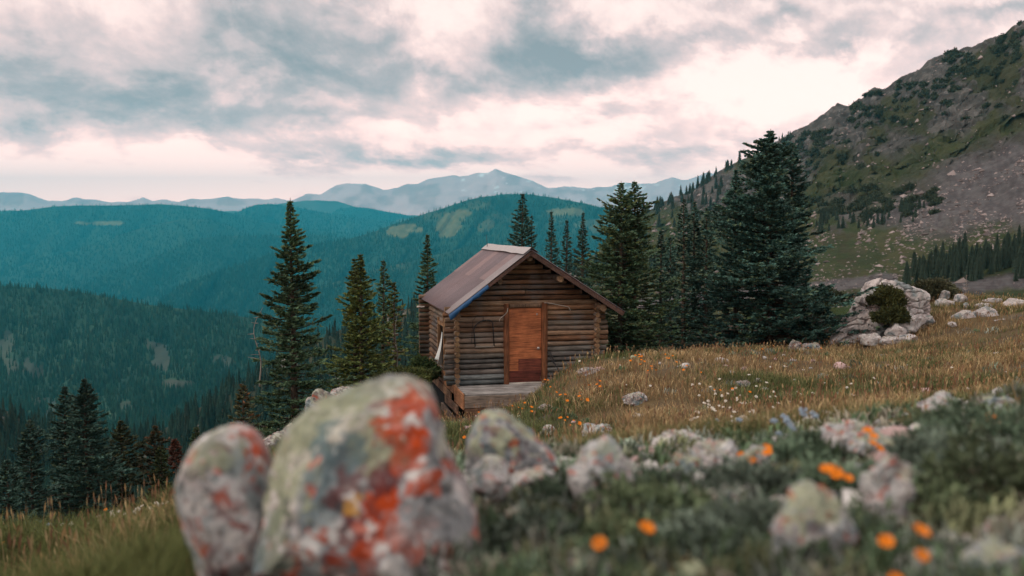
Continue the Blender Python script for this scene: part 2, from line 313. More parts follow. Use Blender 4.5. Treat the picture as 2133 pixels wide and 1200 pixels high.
forest('conifer_forest', sC, 2500, 16, 26, cC, 41, label='distant dark conifer forest on the small flat topped hill')
forest('conifer_forest', sB, 6000, 16, 26, cB, 42, label='distant conifer forest on the rounded hill left of the flat topped hill')
forest('conifer_forest', sA, 30000, 14, 24, cA, 43, label='hazy blue green conifer forest covering the broad hill at far left')
forest('conifer_forest', sA2, 16000, 14, 24, lambda a, c: 0 * a, 44, label='hazy conifer forest on the spur sloping down in front of the broad left hill')
forest('conifer_forest', sE, 12000, 12, 20, lambda a, c: 0 * a, 48, label='hazy conifer forest on the lower spur behind the cabin roof')
forest('conifer_forest', sA3, 12000, 14, 23, lambda a, c: 0 * a, 49, label='hazy conifer forest on the far left spur of the broad hill')
forest('conifer_forest', sD, 34000, 13, 23, cD, 45, label='hazy conifer forest on the hill with pale clearings behind the cabin')
forest('conifer_forest', sH, 34000, 7, 12, cH, 46, sides=5, tiers=2, rf=.16, label='dark conifer forest covering the nearer hillside at the left edge')
forest('conifer_forest', sN, 5200, 6.5, 10.5, lambda a, c: sm(.45, .7, pnoise(a, c, .02, 21)) * .8, 47, sides=7, tiers=6, rf=.17, label='dark conifer wood on the steep slope below the cabin', base=(.012, .032, .024), gap=.0)
# ------------------------------------------------------------------ rocky mountainside on the right
def c_crag(px, py, G):
    n = pnoise(px, py, .012, 31); n2 = pnoise(px, py * 1.5, .05, 32); sk = np.interp(px, *pts(MSKY)); h = py - sk      # pixels below the skyline
    rock = lerp((.105, .095, .085), (.19, .17, .15), sm(-.4, .6, n2)); rock = lerp(rock, (.15, .12, .11), sm(.1, .5, n)); rock = lerp(rock, (.30, .27, .25), sm(.2, .7, pnoise(px, py * 1.3, .16, 35)) * .8); rock = lerp(rock, (.07, .06, .055), sm(.15, .6, pnoise(px * .6, py * 1.6, .1, 36)) * .7)
    grass = lerp((.050, .058, .022), (.085, .085, .035), sm(-.4, .5, n2))
    scree = lerp((.15, .125, .125), (.21, .185, .18), sm(-.5, .5, pnoise(px, py, .12, 33)))
    g = sm(-.05, .35, n + .35 * n2 + .25 * sm(90, 220, h) - .25 * sm(60, 0, h)); c = lerp(rock, grass, g)
    band = (py - 300) - (2133 - px) * .42 + 40 * n; c = lerp(c, lerp((.060, .080, .022), (.10, .105, .04), sm(-.4, .5, n2)), sm(-110, -70, band) * sm(-5, -30, band) * sm(170, 260, py) * .8)
    t = sm(-40, 40, (py - 300) - (2133 - px) * .42 + 46 * n) * sm(520, 470, py + (2133 - px) * .04 + 30 * n2)             # talus fan
    c = lerp(c, scree, t)
    low = sm(440, 490, py + 30 * n - (px - 1900) * .05); c = lerp(c, lerp((.060, .085, .026), (.115, .115, .045), sm(-.3, .4, n2)), low * sm(.55, .25, n2 * .6 + n * .5))
    st = sm(16, 8, np.abs(py - (592 + (1760 - px) * .10)) + 6 * n2) * (px < 1870) + sm(22, 8, np.abs(py - (600 - (px - 2000) * .13)) + 5 * n2) * (px > 1960); c = lerp(c, scree, np.clip(st, 0, 1))
    return c * np.array([.40, .45, .47])
MSKY = [(1200, 560), (1240, 530), (1300, 478), (1350, 440), (1400, 412), (1450, 390), (1475, 372), (1500, 356), (1550, 330), (1590, 312), (1630, 287), (1655, 272), (1680, 262), (1730, 228), (1745, 217), (1765, 222), (1800, 200), (1822, 182), (1845, 184), (1875, 165), (1900, 150), (1930, 130), (1980, 108), (2020, 96), (2060, 80), (2095, 72), (2115, 50), (2140, 38), (2200, 5), (2300, -60), (2700, -180)]
def d_crag(G, PX, PY, v):
    q = G / np.array([26., 26., 20.]); k = np.sin(np.pi * np.clip(v * .96, 0, 1)) ** .5 * sm(.12, .45, v) * (1 - .85 * sm(-60, 30, (PY - 300) - (2133 - PX) * .42)); d = ridged(q, 5, 3) * .6 + fbm(q * 2.6, 4, 8) * .5
    st = np.abs(((G[..., 2] + 3 * fbm(q, 3, 2)) / 7.0) % 1 - .5)
    G = G.copy(); G[..., 1] += (d * 8 + st * 7 * sm(.45, .7, v) + 3.4 * ridged(q * 7, 3, 21) + 1.3 * fbm(q * 16, 3, 22)) * k; G[..., 2] += fbm(q * 3.5, 4, 12) * 3.0 * k; return G
sM = sheet('rocky_mountainside', MSKY, [(1200, 680), (1700, 640), (2133, 650), (2700, 640)], [(1200, 800), (1480, 720), (1800, 560), (2133, 430), (2700, 330)], [(1200, 110), (2700, 95)], 620, 330, M['crag'], c_crag, pw=1.25, ksm=3, seed=13, skyn=2.5, disp=d_crag)
# valley floor closing the view below the hills
tag(mk('valley_floor', [(-12000, 60, -560), (12000, 60, -560), (12000, 14800, -560), (-12000, 14800, -560)], [np.array([[0, 1, 2, 3]])], M["hill"], np.tile((.03, .045, .028), (4, 1))), kind='structure')
# ------------------------------------------------------------------ near ground: one sheet through surveyed points
G0 = [(770, 1235, 2.4), (1066, 1205, 2.3), (1500, 1205, 2.2), (2133, 1200, 2.0), (1250, 1010, 3.5), (1500, 985, 4.0), (1850, 905, 4.5), (2110, 862, 4.6), (2350, 800, 4.8), (980, 1010, 3.4), (1100, 965, 4.4), (480, 1230, 2.6),
      (1300, 905, 8.5), (1500, 885, 8.5), (1700, 862, 8.5), (2133, 805, 9), (1000, 925, 11), (1200, 868, 13), (1500, 828, 13), (1800, 800, 14), (2133, 765, 14),
      (960, 880, 18), (1010, 851, 21.5), (1150, 803, 22.3), (1262, 772, 23.3), (1350, 747, 22), (1450, 733, 21), (1700, 726, 24), (1900, 708, 26), (2000, 695, 26), (2133, 655, 27), (2400, 600, 28), (1730, 722, 28), (1960, 606, 33), (2060, 620, 34), (2133, 622, 35), (2400, 590, 35),
      (1200, 745, 20), (1600, 775, 17), (2000, 735, 20),
      (660, 885, 16), (545, 955, 14), (400, 1000, 11), (250, 1018, 9.5), (0, 1058, 9), (-300, 1070, 9), (0, 1205, 5), (200, 1205, 4.4), (390, 1210, 3.4), (-300, 1230, 5), (120, 1120, 6.8), (300, 1095, 6), (800, 845, 19), (880, 858, 22), (940, 856, 24), (1000, 847, 22.2), (1080, 837, 22.3), (1120, 822, 22.3), (960, 868, 20), (1050, 858, 19)]
W0 = [(0, 0, -.86), (0, -5, -.5), (-5, -3, -1.2), (5, -3, -.2), (-2, 1, -1.05), (3, 1, -.55), (-1.6, 28.5, -5.0), (1.0, 27.5, -4.3), (2.6, 27, -4.1), (-4.5, 24.5, -5.7), (-4, 29, -5.9), (-2.5, 33, -5.6), (2.5, 31, -4.7), (4.6, 29, -3.9), (7, 31, -4.1), (9.5, 30.5, -3.7), (0, 38, -6.5), (6, 40, -7), (14, 44, -6), (24, 44, -4), (-6, 12.5, -4.6), (-3.5, 17.5, -5.2), (-12, 12, -5), (-7, 20, -8), (-10, 34, -13), (0, 50, -11), (-20, 60, -30), (0, 70, -22), (15, 65, -12), (35, 65, -10), (-20, 100, -62), (0, 110, -45), (30, 110, -17), (70, 110, -14), (50, 40, -1), (-60, 30, -28), (-60, 100, -75), (-40, -10, -10), (40, -10, 6), (110, 110, -10), (20, -12, 3)]
_g0 = P(*np.array(G0, float).T); _g0[:, 2] -= np.where(_g0[:, 1] > 6, .13, 0) + .20 * ((_g0[:, 0] < -.8) & (_g0[:, 1] > 4.2)); cpts = np.concatenate([_g0, np.array(W0, float)], 0)
def _tps(r2): return .5 * r2 * np.log(r2 + 1e-9)
# distances are compressed so that near and far points share one smooth surface
def _warp(x, y):
    r = np.hypot(x, y) + 1e-6; k = np.log1p(r / 3.0) * 3.0 / r; return np.stack([x * k, y * k], -1)
_cw = _warp(cpts[:, 0], cpts[:, 1]); _n = len(_cw)
_A = _tps(((_cw[:, None] - _cw[None]) ** 2).sum(-1)) + np.eye(_n) * .02
_Pm = np.concatenate([np.ones((_n, 1)), _cw], 1)
_sol = np.linalg.solve(np.block([[_A, _Pm], [_Pm.T, np.zeros((3, 3))]]), np.concatenate([cpts[:, 2], np.zeros(3)]))
def gz0(x, y):
    x = np.asarray(x, float); y = np.asarray(y, float); sh = x.shape; w = _warp(x.ravel(), y.ravel()); out = np.empty(len(w))
    for a in range(0, len(w), 20000):
        q = w[a:a + 20000]; out[a:a + 20000] = _tps(((q[:, None] - _cw[None]) ** 2).sum(-1)) @ _sol[:_n] + np.concatenate([np.ones((len(q), 1)), q], 1) @ _sol[_n:]
    return out.reshape(sh)
def gz(x, y):
    x = np.asarray(x, float); y = np.asarray(y, float); r = np.hypot(x, y)
    z = gz0(x, y); o = np.zeros_like(x)
    q = np.stack([x, y, o], -1)
    z = z + .035 * fbm(q * 1.7, 3, 51) + .05 * fbm(q * .55, 2, 52) * sm(3, 9, r) + .5 * fbm(q * .12, 3, 53) * sm(34, 60, r)
    # the shelf the cabin was levelled into
    lx, ly = cab_local(x, y); k = sm(.9, .0, np.maximum(np.maximum(-.15 - lx, lx - 3.75), np.maximum(-.6 - ly, ly - 4.4)))
    return z * (1 - k) + np.minimum(z, CAB_O[2] - .20 - .25 * sm(1.8, 0, lx)) * k
CAB_A = R(12.9); CAB_O = P(950, 803, 24.0)
def cab_local(x, y):
    ux, uy = math.cos(CAB_A), math.sin(CAB_A); a, c = x - CAB_O[0], y - CAB_O[1]; return a * ux + c * uy, -a * uy + c * ux
def gpt(x, y): return np.array([x, y, float(gz(np.array([x]), np.array([y]))[0])])
def ghit(px, py, lo=1.5, hi=45):
    "where the sight line through a photo pixel meets the near ground"
    Y = np.geomspace(lo, hi, 700); q = P(px, py, Y); d = q[:, 2] - gz(q[:, 0], q[:, 1]); k = np.nonzero(d <= 0)[0]
    return q[k[0]] if len(k) else q[int(np.argmin(d))] * [1, 1, 1] - [0, 0, float(d.min())]
def c_meadow(x, y):
    q = np.stack([x, y, 0 * x], -1); n = fbm(q * .5, 4, 61); n2 = fbm(q * 3, 3, 62)
    lx = x / np.maximum(np.abs(y), 1); dry = sm(-.3, .3, n + .5 * sm(6, 14, y) + .8 * sm(-.05, .3, lx) - .5)
    c = lerp((.040, .050, .018), (.095, .070, .034), dry); c = lerp(c, (.06, .048, .034), sm(.1, .6, n2) * .6)
    c = lerp(c, (.10, .09, .082), sm(.55, .75, fbm(q * 1.3, 3, 63)) * .6)
    return lerp(c, (.03, .042, .02), sm(-5, -9, gz0(x, y) - .03 * y) * sm(10, 25, np.hypot(x, y)))
th = np.linspace(0, 2 * np.pi, 421); rr = np.concatenate([[.05], np.geomspace(.5, 135, 230)])
TH, RR = np.meshgrid(th, rr, indexing='ij'); gx, gy = RR * np.sin(TH), RR * np.cos(TH)
gV = np.stack([gx, gy, gz(gx, gy)], -1)
tag(mk('meadow_ground', gV, grid_faces(len(th), len(rr)), M['ground'], c_meadow(gx, gy), smooth=True), kind='structure')
# ------------------------------------------------------------------ mountain air
bm = bmesh.new(); bmesh.ops.create_cube(bm, size=1); me = bpy.data.meshes.new('haze'); bm.to_mesh(me); bm.free()
haze = bpy.data.objects.new('haze', me); COL.objects.link(haze); haze.scale = (26000, 16900 + 1500, 561 + 770); haze.location = (0, (16900 - 1500) / 2, (770 - 561) / 2); tag(haze, 'pale blue mountain air between the viewer and the far ridges', 'haze', kind='stuff')
hm = bpy.data.materials.new('mountain_air'); hm.use_nodes = True; t = hm.node_tree; t.nodes.clear()
pv = t.nodes.new('ShaderNodeVolumePrincipled'); pv.inputs['Color'].default_value = (.03, .575, .83, 1); pv.inputs['Density'].default_value = 8.2e-5; pv.inputs['Anisotropy'].default_value = .0
ou = t.nodes.new('ShaderNodeOutputMaterial'); t.links.new(pv.outputs[0], ou.inputs['Volume']); me.materials.append(hm)
# ------------------------------------------------------------------ log cabin (local frame: x along the front wall, y to the back, z up from the porch deck)
def wood(name, axis, crack=.5, rough=.8, bump=.5):
    m = material(name, rough, .25, 0); t = m.node_tree; q = NB(t); bs = t.nodes['Principled BSDF']
    col = [n for n in t.nodes if n.type == 'ATTRIBUTE'][0].outputs['Color']
    tcx = [n for n in t.nodes if n.type == 'TEX_COORD'][0].outputs['Object']; mp = [n for n in t.nodes if n.type == 'MAPPING'][0]
    s = [14.0, 14.0, 14.0]; s[axis] = .9; mp.inputs['Scale'].default_value = s
    g = q.noise(mp.outputs[0], 3.0, 6, .65, .4); big = q.noise(tcx, 2.2, 4, .6)
    f = q.m('MULTIPLY', q.m('MULTIPLY_ADD', q.m('SUBTRACT', g, .5), 3.2, 1.0), q.m('MULTIPLY_ADD', q.m('SUBTRACT', big, .5), 2.2, 1.0))
    f = q.m('MULTIPLY', f, q.m('MULTIPLY_ADD', q.m('MULTIPLY', q.m('SUBTRACT', q.noise(mp.outputs[0], 1.6, 5, .7, .6), .60), 9, clamp=True), -crack, 1.0))
    vm = q.n('ShaderNodeVectorMath', operation='SCALE'); t.links.new(col, vm.inputs[0]); t.links.new(f, vm.inputs['Scale'])
    gr = q.mix(q.m('MULTIPLY', q.m('SUBTRACT', q.noise(tcx, 1.1, 5, .6), .52), 5, clamp=True), vm.outputs[0], (.11, .115, .115)) if crack > .4 else vm.outputs[0]
    t.links.new(gr, bs.inputs['Base Color'])
    bn = q.n('ShaderNodeBump'); bn.inputs['Strength'].default_value = bump; bn.inputs['Distance'].default_value = .012; t.links.new(g, bn.inputs['Height']); t.links.new(bn.outputs[0], bs.inputs['Normal'])
    return m
M['logx'] = wood('weathered_log', 0, .6); M['logy'] = wood('weathered_side_log', 1, .6); M['plank_x'] = wood('grey_plank', 0, .35); M['plank_y'] = wood('side_plank', 1, .35); M['post'] = wood('door_post_wood', 2, .35); M['ply'] = wood('plywood', 0, .3, .6, .2)
M['chink'] = material('dark_chinking', .95, .1, 5, .4, .5, 12, base=(.018, .021, .023))
M['metal'] = material('painted_roof_metal', .5, .4, 3.0, .22, .1, 30, fine=25, famt=.15)
M['galv'] = material('pale_ridge_metal', .45, .5, 4, .2, .15, 12, base=(.30, .285, .28), metal=.1)
M['iron'] = material('dark_iron', .6, .4, 20, .2, base=(.02, .02, .022))
M['steel'] = material('worn_steel', .35, .5, 20, .2, base=(.45, .43, .40), metal=.8)
M['cloth'] = material('pale_cloth', .9, .1, 8, .12, .3, 20, base=(.55, .60, .60))
M['tarp'] = material('blue_tarp', .5, .4, 6, .2, .4, 14, base=(.012, .075, .19))
M['cord'] = material('pale_cord', .9, .1, 30, .2, base=(.5, .47, .42))
M['redpaint'] = wood('red_painted_board', 0, .25, .6, .2)
def tube(path, rad, seg=8, cap=True):
    "tapered round tube through points; returns V, quads, ngon caps"
    path = np.asarray(path, float); n = len(path); rad = np.broadcast_to(np.asarray(rad, float), (n,))
    d = np.gradient(path, axis=0); d /= np.linalg.norm(d, axis=1)[:, None] + 1e-9
    ref = np.array([0, 0, 1.0]) if abs(d[0][2]) < .9 else np.array([1.0, 0, 0])
    u = np.cross(d, ref); u /= np.linalg.norm(u, axis=1)[:, None] + 1e-9; w = np.cross(u, d)
    a = np.arange(seg) / seg * 2 * np.pi
    V = path[:, None] + rad[:, None, None] * (np.cos(a)[None, :, None] * u[:, None] + np.sin(a)[None, :, None] * w[:, None])
    i, j = np.meshgrid(np.arange(n - 1), np.arange(seg), indexing='ij'); a0 = (i * seg + j).ravel(); a1 = (i * seg + (j + 1) % seg).ravel()
    fs = [np.stack([a0, a1, a1 + seg, a0 + seg], -1)]
    if cap: fs.append(np.array([list(range(seg))[::-1], list(range((n - 1) * seg, n * seg))]))
    return V.reshape(-1, 3), fs
class MB:
    "collects shapes into one mesh with vertex colours"
    def __init__(s): s.V, s.F, s.C, s.n = [], [], [], 0
    def add(s, V, fs, col):
        V = np.asarray(V, float).reshape(-1, 3); s.V.append(V); s.F += [np.asarray(f) + s.n for f in fs]; s.n += len(V)
        s.C.append(np.broadcast_to(np.asarray(col, float), V.shape)); return s
    def tube(s, path, rad, col, seg=8): V, f = tube(path, rad, seg); return s.add(V, f, col)
    def box(s, a, c, col, jit=0.0):
        a, c = np.asarray(a, float), np.asarray(c, float)
        V = np.array([[x, y, z] for x in (a[0], c[0]) for y in (a[1], c[1]) for z in (a[2], c[2])])
        if jit: V = V + rng.uniform(-jit, jit, V.shape)
        return s.add(V, [np.array([[0, 1, 3, 2], [4, 6, 7, 5], [0, 4, 5, 1], [2, 3, 7, 6], [0, 2, 6, 4], [1, 5, 7, 3]])], col)
    def log(s, p0, p1, r, col, endc=(.26, .17, .09), seg=10, wob=.006):
        p0, p1 = np.asarray(p0, float), np.asarray(p1, float); L = np.linalg.norm(p1 - p0); n = max(4, int(L / .16) + 2); t = np.linspace(0, 1, n)
        path = p0 + (p1 - p0) * t[:, None]; sd = rng.random(3) * 50
        path = path + wob * np.stack([fbm(np.stack([t * L * .9 + sd[k], 0 * t, 0 * t], -1), 2, k) for k in range(3)], -1)
        rad = r * (1 + .07 * fbm(np.stack([t * L * 1.2 + sd[0], 0 * t + sd[1], 0 * t], -1), 3, 4) + .05 * rng.uniform(-1, 1) * (t - .5))
        V, f = tube(path, rad, seg, True); a = np.arange(len(V)) % seg
        V = V + (path[:, None] * 0 + .05 * r * rng.uniform(-1, 1, (n, seg, 1)) * (V.reshape(n, seg, 3) - path[:, None]) / r).reshape(-1, 3)
        c = np.broadcast_to(np.asarray(col, float), V.shape) * (1 + .15 * fbm(V * 3 + sd, 3, 5))[:, None]
        s.add(V, f[:1], c)
        for e, fl in ((0, True), (n - 1, False)):                                # sawn end grain, its own ring of vertices
            E = V.reshape(n, seg, 3)[e]; k = list(range(seg)); s.add(E, [np.array([k[::-1] if fl else k])], np.asarray(endc) * rng.uniform(.5, 1.15))
        return s
    def build(s, name, mat, parent=None, smooth=True):
        return mk(name, np.concatenate(s.V), s.F, mat, np.concatenate(s.C), parent, smooth)
cabin = empty('log_cabin', CAB_O, 'small weathered log cabin with corrugated metal roof, orange door and plank porch', 'cabin', rz=CAB_A)
W, DEP = 3.54, 4.25; PITCHZ = .128; RL = .060
def roofz(x): return np.minimum(1.80 + (x + .265) * (3.29 - 1.80) / 1.995, 1.76 + (4.11 - x) * (3.29 - 1.76) / 2.38)
def log_col(z, front=True):
    warm = np.array([(.24, .135, .075), (.19, .10, .055), (.28, .175, .105), (.13, .075, .045), (.22, .145, .09)][rng.integers(5)]); grey = np.array([(.15, .185, .19), (.11, .145, .155), (.24, .245, .225)][rng.integers(3)])
    g = np.clip(.80 - z / 2.0 + rng.uniform(-.25, .35), 0, .95) if front else np.clip(rng.uniform(-.3, .5), 0, 1)
    return (warm * (1 - g) + grey * g) * rng.uniform(.48, 1.08)
DX0, DX1, DH = 1.185, 2.277, 1.93
fw = MB(); k = 0
while True:
    z = .065 + k * PITCHZ; k += 1
    if z > 3.12: break
    r = RL * rng.uniform(.86, 1.13)
    if z < 1.93:
        e0, e1 = -.27 + rng.uniform(-.05, .04), W + .27 + rng.uniform(-.04, .05)
        if z < DH:
            fw.log((e0, 0, z), (DX0 + .01, 0, z + rng.uniform(-.006, .006)), r, log_col(z)); fw.log((DX1 - .01, 0, z), (e1, 0, z + rng.uniform(-.006, .006)), r, log_col(z))
        continue
    zz = z + r + .05; x0 = -.265 + (zz - 1.80) * 1.995 / 1.49; x1 = 4.11 - (zz - 1.76) * 2.38 / 1.53
    x0, x1 = max(x0 + .03, -.27), min(x1 - .03, W + .27)
    if x1 - x0 < .25: break
    if k in (17, 18):
        xm = 1.15 if k == 17 else 1.72; fw.log((x0, 0, z), (xm - .01, 0, z), r, log_col(z)); fw.log((xm + .01, 0, z), (x1, 0, z), r, log_col(z))
    else: fw.log((x0, 0, z), (x1, 0, z + rng.uniform(-.008, .008)), r, log_col(z))
fw.build('front_wall', M['logx'], cabin)
ch = MB(); ch.box((0.02, .012, 0), (DX0, .06, 1.95), (.05,) * 3); ch.box((DX1, .012, 0), (W - .02, .06, 1.95), (.05,) * 3)
gx0 = [.02, .02, 1.73, W - .02, W - .02]; gz_ = [1.95, 1.93, 3.12, 1.97, 1.95]
ch.add([(x, y, z) for y in (.012, .06) for x, z in ((.02, 1.95), (W - .02, 1.95), (W - .02, 2.02), (1.73, 3.14), (.02, 1.92))], [np.array([[0, 1, 2, 3, 4], [9, 8, 7, 6, 5]])], (.05,) * 3)
ch.box((.012, .07, 0), (.06, DEP - .07, 1.95), (.05,) * 3); ch.box((W - .06, .07, 0), (W - .012, DEP - .07, 1.95), (.05,) * 3); ch.box((.02, DEP - .06, 0), (W - .02, DEP - .012, 1.95), (.05,) * 3)
ch.build('chinking', M['chink'], cabin, False)
for x in (0.0, W):
    sw = MB(); z = 0.0
    for k in range(16):
        z = .0 + k * PITCHZ + .001
        if z > 1.95: break
        e0, e1 = -.20 + rng.uniform(-.05, .03), DEP + .25 + rng.uniform(-.04, .05)
        if x == 0 and .55 < z < 1.35:
            sw.log((x, e0, z), (x, 1.28, z), RL, log_col(z, 0)); sw.log((x, 2.32, z), (x, e1, z), RL, log_col(z, 0))
        else: sw.log((x, e0, z), (x, e1, z), RL * rng.uniform(.95, 1.12), log_col(z, 0), endc=(.20, .125, .07))
    sw.build('side_wall', M['logy'], cabin)
bw = MB()
for k in range(24):
    z = .065 + k * PITCHZ
    zz = z + RL + .05; x0, x1 = -.33, W + .3
    if z > 1.93: x0 = max(-.265 + (zz - 1.80) * 1.995 / 1.49 + .03, -.3); x1 = min(4.11 - (zz - 1.76) * 2.38 / 1.53 - .03, W + .3)
    if x1 - x0 > .3: bw.log((x0, DEP, z), (x1, DEP, z), RL, log_col(z, 0) * .8)
bw.build('back_wall', M['logx'], cabin)
# side window with its frame and the cloth blowing out of it
wf = MB(); fc = (.20, .115, .06)
wf.box((-.10, 1.27, .42), (-.03, 1.36, 1.66), fc); wf.box((-.10, 2.24, .42), (-.03, 2.33, 1.46), fc); wf.box((-.098, 1.362, 1.30), (-.032, 2.238, 1.38), fc); wf.box((-.10, 1.362, .50), (-.03, 2.238, .58), fc)
win = wf.build('window', M['post'], cabin, False)
mk('pane', [(-.012, 1.36, .58), (-.012, 2.24, .58), (-.012, 2.24, 1.30), (-.012, 1.36, 1.30)], [np.array([[0, 1, 2, 3]])], material('dark_glass', .1, .5, base=(.01, .012, .014)), parent=win)
uu, vv = np.meshgrid(np.linspace(0, 1, 14), np.linspace(0, 1, 18), indexing='ij')
cv = np.stack([-.10 - (.02 + .11 * vv) * (.5 + .5 * np.cos(uu * 9)) * (.4 + vv), 1.52 + (uu - .5) * (.12 + .55 * vv), 1.14 - .76 * vv - .05 * np.sin(uu * 7) * vv], -1)
cl = mk('curtain', cv, grid_faces(14, 18), M['cloth'], smooth=True, parent=win)
md = cl.modifiers.new('thickness', 'SOLIDIFY'); md.thickness = .006
# door
df = MB()
df.log((DX0 + .06, -.045, -.02), (DX0 + .055, -.045, 1.98), .072, (.15, .062, .03), wob=.003); df.log((DX1 - .075, -.045, -.02), (DX1 - .07, -.045, 2.0), .078, (.16, .066, .03), wob=.003)
df.log((DX0 + .135, -.03, 1.92), (DX1 - .16, -.03, 1.925), .062, (.15, .10, .065), wob=.004)
df.build('door_frame', M['post'], cabin)
dr = MB(); dr.box((1.315, -.030, .02), (2.128, .012, 1.855), (.34, .118, .048)); door = dr.build('door', M['ply'], cabin, False)
kp = MB(); kp.box((1.318, -.042, .03), (2.124, -.031, .315), (.085, .022, .015), .002); kp.build('kick_plate', M['redpaint'], door, False)
kp = MB(); kp.box((1.548, -.040, .32), (2.124, -.0312, .605), (.125, .036, .022), .002); kp.build('patch_panel', M['redpaint'], door, False)
kb = MB(); kb.tube([(2.055, -.028, .86), (2.055, -.038, .86)], .036, (.5,) * 3, 14); kb.tube([(2.055, -.038, .86), (2.055, -.06, .86), (2.055, -.07, .86), (2.055, -.085, .86), (2.055, -.092, .86)], [.014, .014, .026, .026, .012], (.5,) * 3, 14); kb.build('door_knob', M['steel'], door)
kb = MB(); kb.tube([(2.02, -.028, 1.70), (2.02, -.04, 1.70)], .024, (.5,) * 3, 12); kb.build('lock_plate', M['steel'], door)
th_ = MB(); th_.box((1.30, -.09, .0), (2.13, -.034, .028), (.42, .40, .36)); th_.build('threshold', M['plank_x'], cabin, False)
# roof
def slope(x0, z0, x1, z1, y0, y1, left):
    wl = .10; n = int((y1 - y0) / wl * 6); y = np.linspace(y0, y1, n); tt = np.array([0, .25, .497, .503, .75, 1.0])
    Y, T = np.meshgrid(y, tt, indexing='ij'); L = math.hypot(x1 - x0, z1 - z0); nx, nz = -(z1 - z0) / L * (1 if left else -1), abs(x1 - x0) / L
    h = .016 * np.sin((Y - y0) / wl * 2 * np.pi) + np.where(T > .5, .006, 0)
    X = x0 + (x1 - x0) * T; Z = z0 + (z1 - z0) * T
    V = np.stack([X + nx * h, Y, Z + nz * h], -1); pan = np.floor((Y - y0) / .68)
    c = lerp((.10, .078, .088), (.135, .10, .108), (np.sin(pan * 5.1) + 1) / 2); c = lerp(c, (.23, .215, .22), ((Y - y0) < .70) * .8) if left else c
    c = lerp(c, (.23, .165, .16), ((T > .5) & (pan % 3 == 1)) * .5); return V, grid_faces(n, len(tt)), c
RY0, RY1 = -.60, 4.55
for nm, a in (('left', (-.265, 1.80, 1.73, 3.29, RY0, RY1, True)), ('right', (4.11, 1.76, 1.73, 3.29, RY0, RY1, False))):
    V, f, c = slope(*a); o = mk('roof_panel', V, f, M['metal'], c, cabin, True); md = o.modifiers.new('thickness', 'SOLIDIFY'); md.thickness = .004
    x0, z0, x1, z1 = a[:4]
    rb = MB(); L = math.hypot(x1 - x0, z1 - z0); nx, nz = (-(z1 - z0) / L if a[6] else (z1 - z0) / L), abs(x1 - x0) / L
    o0, o1 = .022, .055                                                            # boarding under the metal, then the raking edge boards
    def slab(y0, y1, t0, t1, d0, d1, col):
        q = [(x0 + (x1 - x0) * t + -nx * d, y, z0 + (z1 - z0) * t - nz * d) for y in (y0, y1) for t in (t0, t1) for d in (d0, d1)]
        rb.add(q, [np.array([[0, 1, 3, 2], [4, 6, 7, 5], [0, 4, 5, 1], [2, 3, 7, 6], [0, 2, 6, 4], [1, 5, 7, 3]])], col)
    slab(RY0 + .03, RY1 - .03, .012, .985, .016, .045, (.07, .048, .035))
    slab(RY0 + .002, RY0 + .029, .004, .99, .014, .115 if not a[6] else .09, (.085, .05, .04)); slab(RY1 - .029, RY1 - .002, .004, .99, .014, .10, (.08, .05, .04))
    for t in (.25, .5, .75): slab(RY0 + .05, RY1 - .05, t, t + .03, .046, .09, (.06, .04, .03))
    rb.build('roof_boards', M['plank_y'], cabin, False)
rc = MB(); yb = np.linspace(RY0 - .01, RY1 + .01, 9)
prof = [(-.20, -.115), (-.09, -.035), (0, .03), (.09, -.015), (.20, -.09)]
V = np.array([[(1.73 + px_, y, 3.29 + .028 + pz_ + .01 * rng.uniform(-1, 1)) for (px_, pz_) in prof] for y in yb]); o = mk('ridge_cap', V, grid_faces(9, 5), M['galv'], None, cabin); md = o.modifiers.new('thickness', 'SOLIDIFY'); md.thickness = .004
pu = MB()
for x, r in ((1.73, .075), (2.50, .088), (1.00, .075), (-.02, .07), (W + .05, .08)):
    zt = float(roofz(x)) - (.20 if x not in (-.02, W + .05) else .235); pu.log((x, -.47, zt), (x, RY1 - .1, zt), r, (.11, .07, .045), endc=(.24, .16, .10))
pu.build('roof_beam', M['logy'], cabin)
tp = MB(); n = 26; t = np.linspace(0.0, .47, n); x = -.265 + 1.995 * t; z = 1.80 + 1.49 * t; wv = .012 * np.sin(t * 60) + .01 * np.sin(t * 131)
tv = np.stack([np.stack([x - .01, 0 * x + RY0 - .012 + wv * .4, z - .018], -1), np.stack([x + .01, 0 * x + RY0 - .02 + wv, z - .065 - .02 * (1 - t)], -1), np.stack([x + .03, 0 * x + RY0 - .01 - wv, z - .115 - .02 * np.sin(t * 40) - .03 * (t < .1)], -1)], 1)
o = mk('tarp_strip', tv, grid_faces(n, 3), M['tarp'], None, cabin, True); md = o.modifiers.new('thickness', 'SOLIDIFY'); md.thickness = .004
gt = MB(); gt.box((-.44, RY1 - .75, 1.60), (-.24, RY1 - .68, 1.63), (.5, .47, .42), .01); gt.build('eave_stick', M['plank_x'], cabin, False)
an = MB(); an.tube([(1.62, RY1 - .4, 3.24), (1.62, RY1 - .4, 3.36), (1.60, RY1 - .4, 3.62)], [.012, .008, .005], (.05,) * 3, 6); an.build('antenna', M['iron'], cabin)
